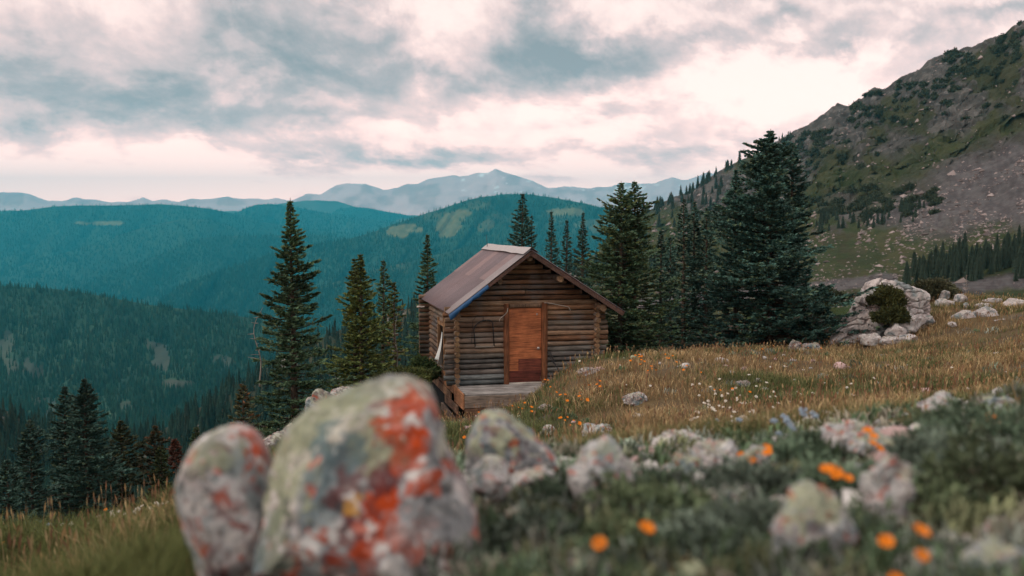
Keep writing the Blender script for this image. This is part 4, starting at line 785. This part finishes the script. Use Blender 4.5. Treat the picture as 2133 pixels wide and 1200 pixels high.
    if spots: C = lerp(C, RED, sm(.62 - .3 * spots, .80 - .3 * spots, fbm(q * 4.2, 3, seed + 16) + .25 * n3) * .75); C = lerp(C, MAR, sm(.66 - .3 * spots, .8 - .3 * spots, fbm(q * 3.2, 3, seed + 17) + .2 * n3) * .6)
    if paint:
        lx = pos[:, 0] * F / Y + cx; ly = -pos[:, 2] * F / Y + cy_; wj = 34 * np.stack([fbm(q * 3.6, 5, seed + 21, .65), fbm(q * 3.6, 5, seed + 22, .65)], -1)
        for (px, py, wx, wy, c, al) in paint:
            m = ((lx + wj[:, 0] - px) / wx) ** 2 + ((ly + wj[:, 1] - py) / wy) ** 2 + 1.1 * n3 + .8 * n2; front = sm(.35, -.1, V[:, 1])
            C = lerp(C, np.array(c), sm(1.15, .7, m) * al * front * np.clip(1 + .5 * n3, .4, 1))
    C = C * (1 + .16 * n3 + .1 * n2)[:, None]
    ctr = P(cx, cy_, Y); ctr[2] -= sink
    o = mk(name, pos, f, M[mat], C, None, True); o.location = [float(v) for v in ctr]; return tag(o, label, cat, group)
rock('boulder', [(545, 1010), (552, 970), (575, 930), (600, 895), (640, 856), (700, 812), (755, 784), (800, 777), (850, 788), (892, 812), (915, 868), (925, 920), (952, 985), (985, 1060), (1000, 1150), (985, 1290), (800, 1330), (600, 1320), (548, 1230), (538, 1110)], 2.45, .27, 3, 'largest foreground boulder, crusted with pale green and orange red lichen', sub=7, bump=.06, spots=.35, green=.25, paint=[
    (600, 985, 62, 105, LICH, .95), (645, 885, 66, 60, LICH, .9), (705, 832, 70, 45, LICH, .9), (775, 800, 60, 28, LICH, .7), (800, 905, 50, 55, LICH, .85), (600, 1090, 50, 70, (.13, .16, .12), .7), (712, 905, 48, 38, TEAL, .85), (690, 960, 40, 24, TEAL, .5), (680, 1140, 60, 60, TEAL, .45),
    (862, 838, 46, 30, RED, 1), (815, 868, 26, 26, RED, .95), (868, 872, 34, 34, RED, 1), (862, 912, 22, 36, RED, .8), (845, 850, 18, 14, (.2, .1, .06), .7), (905, 968, 44, 22, RED, .95), (830, 1010, 42, 30, RED, 1), (830, 1048, 48, 36, RED, 1), (770, 1055, 60, 40, MAR, .9), (780, 1092, 44, 34, RED, .85), (740, 985, 34, 36, MAR, .8), (825, 968, 34, 20, MAR, .9), (686, 1072, 22, 22, RED, .95), (895, 1085, 44, 22, RED, .8), (880, 1050, 50, 30, PINK, .7), (950, 1130, 22, 30, RED, .9), (965, 1160, 26, 22, RED, .7), (726, 1128, 18, 28, RED, .7), (642, 1120, 14, 44, RED, .75), (742, 1005, 12, 16, BLK, .9), (765, 1004, 14, 12, YEL, .9), (803, 1150, 10, 48, BLK, .7), (640, 1040, 12, 24, BLK, .7), (700, 1150, 40, 50, (.2, .22, .225), .8), (900, 1150, 60, 40, PALE, .6), (800, 1140, 60, 30, (.26, .13, .12), .6)])
rock('boulder', [(378, 1000), (392, 955), (420, 910), (455, 886), (495, 880), (530, 898), (550, 930), (563, 975), (570, 1050), (576, 1120), (580, 1230), (560, 1300), (470, 1300), (430, 1220), (405, 1150), (384, 1080)], 2.55, .16, 8, 'upright pale boulder with red flecks left of the largest lichen boulder', sub=6, bump=.03, spots=.36, green=.12, base=(.36, .37, .375), paint=[
    (455, 915, 46, 30, LICH, .7), (485, 945, 36, 22, LICH, .6), (440, 955, 16, 12, BLK, .6), (470, 960, 12, 10, BLK, .6), (525, 915, 8, 34, RED, .9), (545, 945, 10, 34, RED, .9), (505, 905, 8, 12, RED, .7), (462, 1020, 7, 60, TEAL, .6), (452, 1100, 20, 16, RED, .7), (505, 1010, 18, 20, RED, .7), (400, 1010, 16, 50, TEAL, .6)])
rock('boulder', [(972, 930), (982, 890), (1008, 862), (1042, 858), (1075, 880), (1100, 905), (1130, 930), (1160, 960), (1120, 1040), (1000, 1050), (975, 990)], 3.35, .22, 12, 'domed grey boulder right of and behind the largest lichen boulder', sub=6, bump=.06, spots=.5, green=.6)
FG = [(1255, 1000, 72, 66, 3.3, 'angular grey blue stone standing alone at the centre of the foreground row'), (1428, 985, 46, 34, 3.7, 'pinkish stone touching the left side of the lichen capped one'), (1492, 965, 46, 44, 3.7, 'rounded stone capped with pale green lichen in the middle of the row'), (1580, 975, 40, 36, 3.7, 'small pinkish pointed stone right of the lichen capped one'),
      (1850, 1035, 48, 82, 3.1, 'tall pale upright stone among the green cushions at right'), (1690, 1115, 84, 80, 2.55, 'broad mottled pale stone lying below the orange blooms at right'), (1940, 1185, 56, 40, 2.2, 'pale flat stone at the bottom edge, left of the corner stone'), (2070, 1180, 84, 48, 2.2, 'pale stone filling the lower right corner'), (2095, 1110, 44, 24, 2.6, 'small pale flat stone above the lower right corner'), (1215, 1192, 60, 30, 2.25, 'pale stone cut by the bottom edge right of the big boulder'),
      (1770, 918, 62, 30, 4.4, 'flat blue grey slab behind the tall pale stone'), (1830, 940, 54, 26, 4.2, 'pale pink slab between the blue grey slab and the tall pale stone'), (1975, 852, 50, 24, 5.0, 'blurred pale stone on top of the right foreground mound'), (2085, 852, 38, 26, 4.8, 'blurred pale stone at the right edge of the mound top'), (2040, 915, 36, 18, 4.2, 'small pale stone half buried in the right mound'), (1085, 1090, 34, 30, 2.6, 'half buried grey stone right beside the largest boulder'), (1410, 920, 44, 20, 5.0, 'low whitish stone in the grass behind the foreground row'), (1625, 945, 24, 16, 4.6, 'little bluish stone in the grass left of the blue grey slab'), (1020, 1000, 40, 40, 2.9, 'mottled grey stone wedged between the largest boulder and the domed one'), (1530, 1040, 40, 26, 3.0, 'reddish low stone below the small pinkish pointed one'), (1105, 1015, 66, 34, 3.1, 'broad grey stone at the foot of the domed boulder'), (1690, 905, 20, 12, 5.0, 'tiny pale stone left of the flat blue grey slab')]
for i, (cx, cy_, wx, wy, Y, lab) in enumerate(FG):
    wx *= 1.08; wy *= 1.1; Y = min(Y, max(1.7, float(ghit(cx, cy_ + wy * .75)[1])))
    rock('stone', (cx, cy_, wx, wy), Y, wx / F * Y * .85, 40 + i, lab, 'lichen stones of the foreground', sub=5, bump=.20, spots=.15 + .3 * (i % 4 == 0), green=.3 + .25 * (i % 2), base=(.26, .29, .30) if i % 2 else (.36, .375, .375), box=.6, crack=6 if i % 3 else 0)
# rocks of the middle distance
MG = [(1322, 832, 30, 13, None, 'grey stone in the grass below the cabin porch corner'), (572, 928, 40, 26, 14.5, 'lichen grey boulder between the two big foreground boulders'), (668, 845, 36, 30, 17, 'pinkish ledge rock left of the largest boulder'), (720, 822, 30, 22, 18.5, 'smaller pinkish ledge rock nearer the cabin'), (600, 905, 26, 20, 15.5, 'grey ledge stone above the lichen grey boulder'), (1225, 775, 22, 8, None, 'flat stone at the right foot of the cabin wall'), (1140, 850, 18, 7, None, 'low stone in the grass in front of the porch'), (1655, 716, 13, 12, 27, 'small grey stone at the foot of the young bushy spruce'), (1690, 724, 24, 9, 26.5, 'low flat grey stone left of the pale outcrop'), (1550, 800, 20, 6, None, 'half hidden stone in the dry grass of the slope')]
for i, (cx, cy_, wx, wy, Y, lab) in enumerate(MG):
    if Y is None: Y = float(ghit(cx, cy_ + wy * .6)[1])
    else: cy_ += wy * .5; wy *= 1.5
    rock('stone', (cx, cy_, wx, wy), Y, wx / F * Y * .8, 70 + i, lab, sub=5, bump=.13, spots=.1, green=.3, base=(.17, .155, .15), box=.6)
OUT = [(1727, 722), (1738, 700), (1752, 680), (1770, 655), (1782, 632), (1792, 605), (1806, 585), (1830, 571), (1860, 566), (1888, 574), (1905, 590), (1925, 606), (1935, 640), (1925, 690), (1880, 740), (1800, 745)]
rock('rock_outcrop', OUT, 28.2, .85, 5, 'large pale cracked crag leaning up right of the spruces, juniper on its face', sub=7, bump=.07, mat='pale_rock', spots=0, green=.12, base=(.46, .43, .42), crack=110, box=.85, cat='crag', strata=2.2, facets=14)
OR = [(1905, 620, 34, 17, 28.2, 'layered slab on the right shoulder of the crag'), (1890, 672, 40, 17, 27.3, 'layered flat boulder at the crag foot below the juniper'), (1862, 690, 26, 13, 26.9, 'dark split stone under the layered flat boulder'), (1818, 708, 30, 12, 26.8, 'low pale stone at the left foot of the crag'), (1855, 712, 26, 10, 26.6, 'low pale stone at the middle foot of the crag'), (1890, 708, 26, 11, 26.6, 'low pale stone at the right foot of the crag'), (1930, 668, 20, 10, 28, 'tilted slab right of the layered flat boulder'), (2010, 660, 28, 14, 28.5, 'round grey stone on the knoll, left of the pair'), (2058, 655, 26, 13, 28.5, 'round grey stone on the knoll, right of the pair'), (1965, 632, 30, 7, 30.5, 'long flat slab in the knoll grass'), (2045, 640, 26, 8, 30, 'pinkish flat slab above the round knoll stones'), (2115, 634, 30, 10, 30.5, 'broad pale slab at the right edge of the knoll'), (2000, 622, 14, 10, 31, 'small upright stone behind the long flat slab'), (1968, 615, 12, 10, 31.5, 'pale stone below the willow bush'), (2090, 672, 22, 7, 27.5, 'low stone in dry grass at the right of the knoll'), (2013, 638, 9, 8, 30, 'tiny pointed stone between the knoll slabs'), (1930, 642, 12, 6, 28.8, 'small pale chip stone at the right side of the juniper'), (1838, 660, 16, 18, 27.6, 'upright pale block left of the lower juniper mat'), (2075, 628, 26, 6, 31.5, 'thin pale slab along the crest of the knoll'), (1985, 676, 10, 6, 27.5, 'little grey stone in the knoll grass')]
for i, (cx, cy_, wx, wy, Y, lab) in enumerate(OR):
    rock('stone', (cx, cy_, wx, wy), Y, wx / F * Y * .7, 110 + i, lab, 'stones around the pale crag', sub=4, bump=.13, mat='pale_rock', spots=0, green=.15, base=(.38, .355, .345), box=.5, crack=6 if wx > 24 else 0, strata=2.5, facets=12)
# ------------------------------------------------------------------ meadow plants
M['grass'] = material('grass_blades', .8, .15)
def blades(p, h, w, col, lean, seed, head=None):
    r = np.random.default_rng(seed); n = len(p); a = r.random(n) * 6.283; la = r.random(n) * 6.283
    wv = np.stack([np.cos(a), np.sin(a), 0 * a], -1) * (w / 2)[:, None]; ld = np.stack([np.cos(la), np.sin(la), 0 * a], -1) * (lean * h)[:, None]; z = np.array([0, 0, 1.0])
    mid = p + ld * .35 + z * (h * .55)[:, None]; tip = p + ld + z * (h * (1 - .25 * lean))[:, None]; p = p - z * .01
    V = np.stack([p - wv, p + wv, mid - wv * .7, mid + wv * .7, tip], 1); b_ = np.arange(n)[:, None] * 5
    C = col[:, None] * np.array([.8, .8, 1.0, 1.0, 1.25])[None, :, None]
    return V.reshape(-1, 3), b_ + np.array([[0, 1, 3, 2]]), b_ + np.array([[2, 3, 4]]), C.reshape(-1, 3), tip
r = np.random.default_rng(500)
def scatter(n, y0, y1, a0=-.62, a1=.62, pw=1.0):
    Y = y0 + (y1 - y0) * r.random(n) ** pw; x = Y * r.uniform(a0, a1, n); return x, Y
def not_cabin(x, y):
    lx, ly = cab_local(x, y); return ~((lx > -.12) & (lx < 3.62) & (ly > -1.42) & (ly < 4.6))
x, y = scatter(430000, 1.3, 34, pw=1.15); k = not_cabin(x, y); x, y = x[k], y[k]
q3 = np.stack([x, y, 0 * x], -1); nA = fbm(q3 * .5, 4, 61); nB = fbm(q3 * 2.5, 3, 66); nC = fbm(q3 * .9, 3, 67); lx = x / y
dry = np.clip(.04 + .46 * sm(6, 13, y) * sm(-.12, .12, lx) + 1.0 * nA + .4 * nB - .5 * sm(-.08, -.25, lx), 0, 1) ; left = sm(-.10, -.3, lx)
keep = r.random(len(x)) < np.clip(.52 + 1.1 * nC + .35 * left, .05, 1) * ((y > 3.1) | (lx > .02) | (lx < -.36)) * np.where((y < 5.5) & (lx > -.2), .42, 1); x, y, q3, nA, nB, nC, lx, dry, left = [a[keep] for a in (x, y, q3, nA, nB, nC, lx, dry, left)]
n = len(x); isd = r.random(n) < dry
near = sm(6, 3.2, y) * (1 - left)
hgt = (.07 + .055 * sm(3.5, 8, y) + .12 * left) * r.uniform(.45, 1.35, n) * (1 + .4 * nC) * np.where(isd, 1.15, 1) * (1 - .62 * near)
lxc, lyc = cab_local(x, y); hgt *= .35 + .65 * sm(.1, 1.0, np.maximum(np.maximum(-lxc, lxc - 3.6), np.maximum(-1.4 - lyc, lyc - 4.4)))
grn = lerp((.062, .082, .028), (.11, .12, .05), r.random(n)); grn = lerp(grn, (.075, .115, .070), near * .7); grn = lerp(grn, (.075, .09, .028), left * .6)
tan = np.array([(.26, .19, .09), (.21, .14, .072), (.35, .27, .15), (.18, .13, .068)])[r.integers(0, 4, n)]
col = np.where(isd[:, None], tan, grn) * r.uniform(.75, 1.5, (n, 1)) * (1 + .3 * nB[:, None])
p = np.stack([x, y, gz(x, y)], -1)
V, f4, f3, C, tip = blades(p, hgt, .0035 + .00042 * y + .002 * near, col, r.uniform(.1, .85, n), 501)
tag(mk('meadow_grass', V, [f4, f3], M['grass'], C), 'dry tan and green grass covering the alpine meadow', 'grass', kind='stuff')
# tall stalks with reddish seed heads
x, y = scatter(26000, 4, 33); k = not_cabin(x, y) & (r.random(len(x)) < np.clip(.5 + fbm(np.stack([x, y, 0 * x], -1) * .6, 3, 68), .03, 1) * np.where(x / y < -.12, .3, .8)); x, y = x[k], y[k]; n = len(x)
p = np.stack([x, y, gz(x, y)], -1); h = r.uniform(.14, .30, n) * np.where(x / y < -.15, 1.45, 1.0); ld = r.normal(size=(n, 3)) * np.array([.05, .05, 0]); top = p + np.array([0, 0, 1.0]) * h[:, None] + ld
a = r.random(n) * 6.283; wv = np.stack([np.cos(a), np.sin(a), 0 * a], -1); w0 = (.0022 + .00018 * y)[:, None]; hw = (.006 + .0004 * y)[:, None]; hd = p + (top - p) * .72
V = np.stack([p - wv * w0, p + wv * w0, hd + wv * w0 * .6, hd - wv * w0 * .6, hd, (hd + top) / 2 + wv * hw, top, (hd + top) / 2 - wv * hw], 1); b_ = np.arange(n)[:, None] * 8
hc = np.array([(.21, .11, .06), (.27, .18, .085), (.17, .10, .06), (.34, .26, .14)])[r.integers(0, 4, n)] * r.uniform(.7, 1.2, (n, 1))
C = np.stack([hc * .8] * 4 + [hc] * 4, 1)
tag(mk('seeding_grass', V.reshape(-1, 3), [b_ + np.array([[0, 1, 2, 3]]), b_ + np.array([[4, 5, 6, 7]])], M['grass'], C.reshape(-1, 3)), 'thin grass stalks with reddish brown seed heads across the slope', 'grass', kind='stuff')
# low leafy cushions between the stones and on the slope
x, y = scatter(5200, 1.4, 30, pw=1.3); nq = fbm(np.stack([x, y, 0 * x], -1) * .9, 3, 69); k = not_cabin(x, y) & (r.random(len(x)) < np.clip(sm(7, 4, y) * .75 + .35 * nq, 0, 1)) & (x / y > -.28); x, y = x[k], y[k]; n = len(x); m = 46
rad = r.uniform(.05, .13, n) * (1 + .03 * y); a = r.random((n, m)) * 6.283; rr_ = np.sqrt(r.random((n, m))); bx = x[:, None] + rad[:, None] * rr_ * np.cos(a); by = y[:, None] + rad[:, None] * rr_ * np.sin(a)
bz = gz(bx.ravel(), by.ravel()).reshape(n, m) + (1 - rr_ ** 2) * rad[:, None] * .55
c0 = np.array([(.095, .15, .085), (.13, .18, .13), (.19, .22, .19), (.075, .12, .065), (.16, .18, .10), (.21, .20, .16)])[r.integers(0, 6, n)] * r.uniform(.75, 1.6, (n, 1)) * (1 + .55 * fbm(np.stack([x, y, 0 * x], -1) * 1.6, 3, 70))[:, None]
pp = np.stack([bx, by, bz], -1).reshape(-1, 3); N = len(pp); cc = np.repeat(c0, m, 0) * r.uniform(.6, 1.4, (N, 1))
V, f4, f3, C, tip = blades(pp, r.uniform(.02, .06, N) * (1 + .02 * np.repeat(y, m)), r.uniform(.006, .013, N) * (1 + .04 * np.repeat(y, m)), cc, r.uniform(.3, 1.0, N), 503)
tag(mk('leafy_cushions', V, [f4, f3], M['grass'], C), 'low green leafy ground cover growing between the foreground stones', 'ground cover', kind='stuff')
for i, (px, py, w, h) in enumerate(((2060, 960, .55, .20), (1985, 1010, .42, .15), (2110, 1050, .40, .16), (1655, 985, .30, .11), (1590, 1050, .34, .12), (1360, 1090, .42, .11), (1190, 1065, .36, .10), (1460, 1165, .34, .10), (1910, 1090, .30, .12), (1770, 1060, .30, .12), (1545, 1130, .3, .09), (1330, 1150, .3, .08), (1720, 950, .3, .09), (1120, 1140, .26, .08), (2000, 900, .5, .12), (1380, 1035, .3, .09))):
    g = ghit(px, py); shrub('leafy_plant', px, py, float(g[1]), w, h, w * .7, 200 + i, 'dark green leafy tuft growing among the foreground lichen stones', [(.075, .115, .075), (.10, .135, .105), (.095, .13, .07)][i % 3], 300, .026, 'leafy tufts of the foreground', 'plant', .02)
for i in range(46):
    px, py = r.uniform(1010, 2133), r.uniform(880, 1195); wx = r.uniform(14, 40); g = ghit(px, py); rock('stone', (px, py - wx * .25, wx, wx * r.uniform(.5, .8)), float(g[1]), wx / F * g[1] * .8, 300 + i, 'small half buried pale lichen stone among the foreground plants', 'small half buried foreground stones', sub=4, bump=.2, spots=.2, green=.3, base=(.50, .51, .51), box=.6)
# small loose stones between the cushions
x, y = scatter(1500, 1.5, 9, -.2, .62); x = np.concatenate([x, scatter(260, 9, 24, -.05, .55)[0]]); y = np.concatenate([y, r.uniform(9, 24, 260)]); k = not_cabin(x, y) & (r.random(len(x)) < sm(-.3, .5, fbm(np.stack([x, y, 0 * x], -1) * 1.3, 3, 81))); x, y = x[k], y[k]; n = len(x); Vi, fi = ico(2)
sz = np.clip(r.lognormal(0, .5, n) * .020, .008, .06) * (1 + .05 * y); V = Vi[None] * (sz[:, None] * (1 + .25 * r.normal(size=(n, len(Vi)))))[..., None] * np.array([1.2, 1, .7]); V = V + np.stack([x, y, gz(x, y) + sz * .3], -1)[:, None]
C = np.repeat((np.array([GREY, PALE, PINK, LICH, PALE])[r.integers(0, 5, n)] * r.uniform(.7, 1.3, (n, 1)))[:, None], len(Vi), 1)
tag(mk('loose_stones', V.reshape(-1, 3), (np.arange(n)[:, None, None] * len(Vi) + fi).reshape(-1, 3), M['rock'], C.reshape(-1, 3), None, True), 'small loose lichen stones strewn between the foreground cushions', 'stones', kind='stuff')
# ------------------------------------------------------------------ flowers, each one a thing
M['orange'] = material('orange_petal', .7, .2, base=(.64, .19, .010)); M['white'] = material('white_flower', .85, .1, 40, .15, base=(.62, .60, .53)); M['blue'] = material('blue_petal', .8, .1, base=(.26, .34, .42)); M['stem'] = material('flower_stem', .8, .2, base=(.055, .08, .03)); M['eye'] = material('flower_eye', .8, .1, base=(.45, .16, .012))
def stem(o, h): m = MB(); t = np.linspace(0, 1, 5); m.tube(np.stack([.02 * h * np.sin(t * 5), .03 * h * t * t, t * h - .01], -1), np.linspace(.0028, .0018, 5), (.05, .08, .03), 5); mk('stem', np.concatenate(m.V), m.F, M['stem'], None, o, True)
def daisy(o, h, R0, n, mat, cup=.35):
    V, Fq = [], []
    for k in range(n):
        a = k / n * 6.283; d = np.array([math.cos(a), math.sin(a), 0]); s = np.array([-d[1], d[0], 0]); w = R0 * .26; z = np.array([0, 0, 1.0]); c = np.array([0, .03 * h, h])
        b0 = len(V); V += [c + d * R0 * .2 - s * w * .4, c + d * R0 * .2 + s * w * .4, c + d * R0 * .65 + s * w + z * R0 * cup * .5, c + d * R0 * .65 - s * w + z * R0 * cup * .5, c + d * R0 + s * w * .5 + z * R0 * cup * rng.uniform(.2, .9), c + d * R0 - s * w * .5 + z * R0 * cup * rng.uniform(.2, .9)]; Fq += [[b0, b0 + 1, b0 + 2, b0 + 3], [b0 + 3, b0 + 2, b0 + 4, b0 + 5]]
    mk('petals', V, [np.array(Fq)], mat, None, o); Vi, fi = ico(2); mk('flower_eye', Vi * np.array([R0 * .32, R0 * .32, R0 * .24]) + np.array([0, .03 * h, h + R0 * .08]), fi, M['eye'], None, o, True)
def umbel(o, h, R0):
    Vi, fi = ico(1); V, Fs = [], []
    for k in range(22): a = k * 2.4; q = R0 * math.sqrt(k / 22); s = R0 * rng.uniform(.17, .26); Fs.append(fi + len(Vi) * k); V.append(Vi * np.array([s, s, s * .6]) + np.array([q * math.cos(a), q * math.sin(a) + .03 * h, h + .25 * R0 * (1 - (q / R0) ** 2)]))
    mk('flower_head', np.concatenate(V), np.concatenate(Fs), M['white'], None, o, True)
def bells(o, h, R0):
    m = MB()
    for k in range(6): a = k * 2.4; q = R0 * .8 * math.sqrt(k / 6); c = np.array([q * math.cos(a), q * math.sin(a) + .03 * h, h + rng.uniform(-.5, .3) * R0]); m.tube([c, c + (0, 0, -.006), c + (0, 0, -.011), c + (0, 0, -.014)], [.002, .005, .006, .008], (.3,) * 3, 7)
    mk('petals', np.concatenate(m.V), m.F, M['blue'], None, o, True)
protos = {}
def flower(kind, px, py, label, group, sc=1.0, lo=1.4, jitter=0):
    px, py = px + r.normal() * jitter, py + r.normal() * jitter * .6; h0 = {'orange_daisy': .13, 'yarrow_flower': .15, 'blue_flower': .13}[kind]; h = h0 * sc
    g = ghit(px, py, lo=lo); g = ghit(px, py + h * F / max(g[1], 1), lo=lo); x, y = g[0], g[1]
    if not not_cabin(np.array([x]), np.array([y]))[0]: return
    rz = r.random() * 6.28
    if kind not in protos:
        o = empty(kind, g, label, 'flower', group, rz); stem(o, h0); {'orange_daisy': lambda: daisy(o, h0, .0165, 13, M['orange'], .9), 'yarrow_flower': lambda: umbel(o, h0, .026), 'blue_flower': lambda: bells(o, h0, .018)}[kind](); o.scale = (sc,) * 3; protos[kind] = o
    else: o = dup(protos[kind], g, rz, sc, label, group)
    o.rotation_euler = (r.uniform(.15, .75), r.uniform(-.4, .4), 0)
gO, gO2, gW, gW2, gB = 'orange daisies among the foreground stones', 'orange daisies on the slope before the cabin', 'white yarrow on the sunlit slope', 'white flowers in the lower left grass', 'pale blue flowers of the foreground'
for px, py, k in ((1785, 925, 3), (1810, 920, 1), (1715, 995, 1), (1735, 985, 2), (1750, 980, 1), (1843, 1110, 2), (1855, 1130, 1), (1255, 1098, 1), (1297, 1097, 1), (1545, 938, 2), (1570, 940, 1), (1618, 943, 1), (1812, 1168, 1), (2040, 866, 2)):
    for _ in range(k): flower('orange_daisy', px, py, 'orange daisy in bloom among the foreground stones and cushions', gO, r.uniform(.9, 1.2), jitter=7 if k > 1 else 0)
for px, py, k in ((1398, 745, 5), (1428, 762, 3), (1358, 772, 4), (1210, 822, 6), (1190, 832, 5), (1150, 812, 3), (1335, 755, 3), (1165, 868, 4), (1190, 878, 4), (1255, 800, 3), (1100, 845, 4), (1080, 850, 3), (1495, 808, 3), (1550, 815, 1), (1700, 722, 3), (1595, 718, 4), (1340, 740, 3), (1320, 752, 3), (970, 905, 2), (1040, 870, 2), (1130, 800, 3), (1012, 858, 2)):
    for _ in range(k): flower('orange_daisy', px, py, 'orange daisy in the grass of the slope in front of the cabin', gO2, r.uniform(.95, 1.5), lo=7, jitter=11)
for _ in range(96):
    px, py = (r.uniform(1440, 1780), r.uniform(795, 885)) if _ < 62 else (r.uniform(1180, 2100), r.uniform(745, 880)); flower('yarrow_flower', px, py, 'small white yarrow head in the dry grass right of the cabin', gW, r.uniform(.55, 1.0), lo=7)
for cx, cy_, k in ((245, 1022, 9), (125, 1050, 8), (300, 1015, 10), (350, 1125, 2), (225, 1020, 4), (160, 1195, 6), (210, 1185, 5), (90, 1060, 4), (20, 1070, 3)):
    for _ in range(k): flower('yarrow_flower', cx, cy_, 'white flat topped flower in the green grass at lower left', gW2, r.uniform(.5, .9), lo=3, jitter=30)
for px, py, k in ((1610, 885, 3), (1618, 893, 2), (1665, 878, 2), (1530, 880, 2), (1480, 878, 2), (1690, 880, 1), (112, 1080, 1)):
    for _ in range(k): flower('blue_flower', px, py, 'pale blue flower cluster between the stones of the foreground', gB, r.uniform(1.0, 1.4), jitter=6)
for px, py in ((430, 1095), (355, 1102), (370, 1150), (395, 1130), (232, 1040), (350, 998), (368, 995), (20, 1130)): flower('orange_daisy', px, py, 'orange daisy in the tall green grass at lower left', 'orange daisies at lower left', r.uniform(.9, 1.2), lo=3)
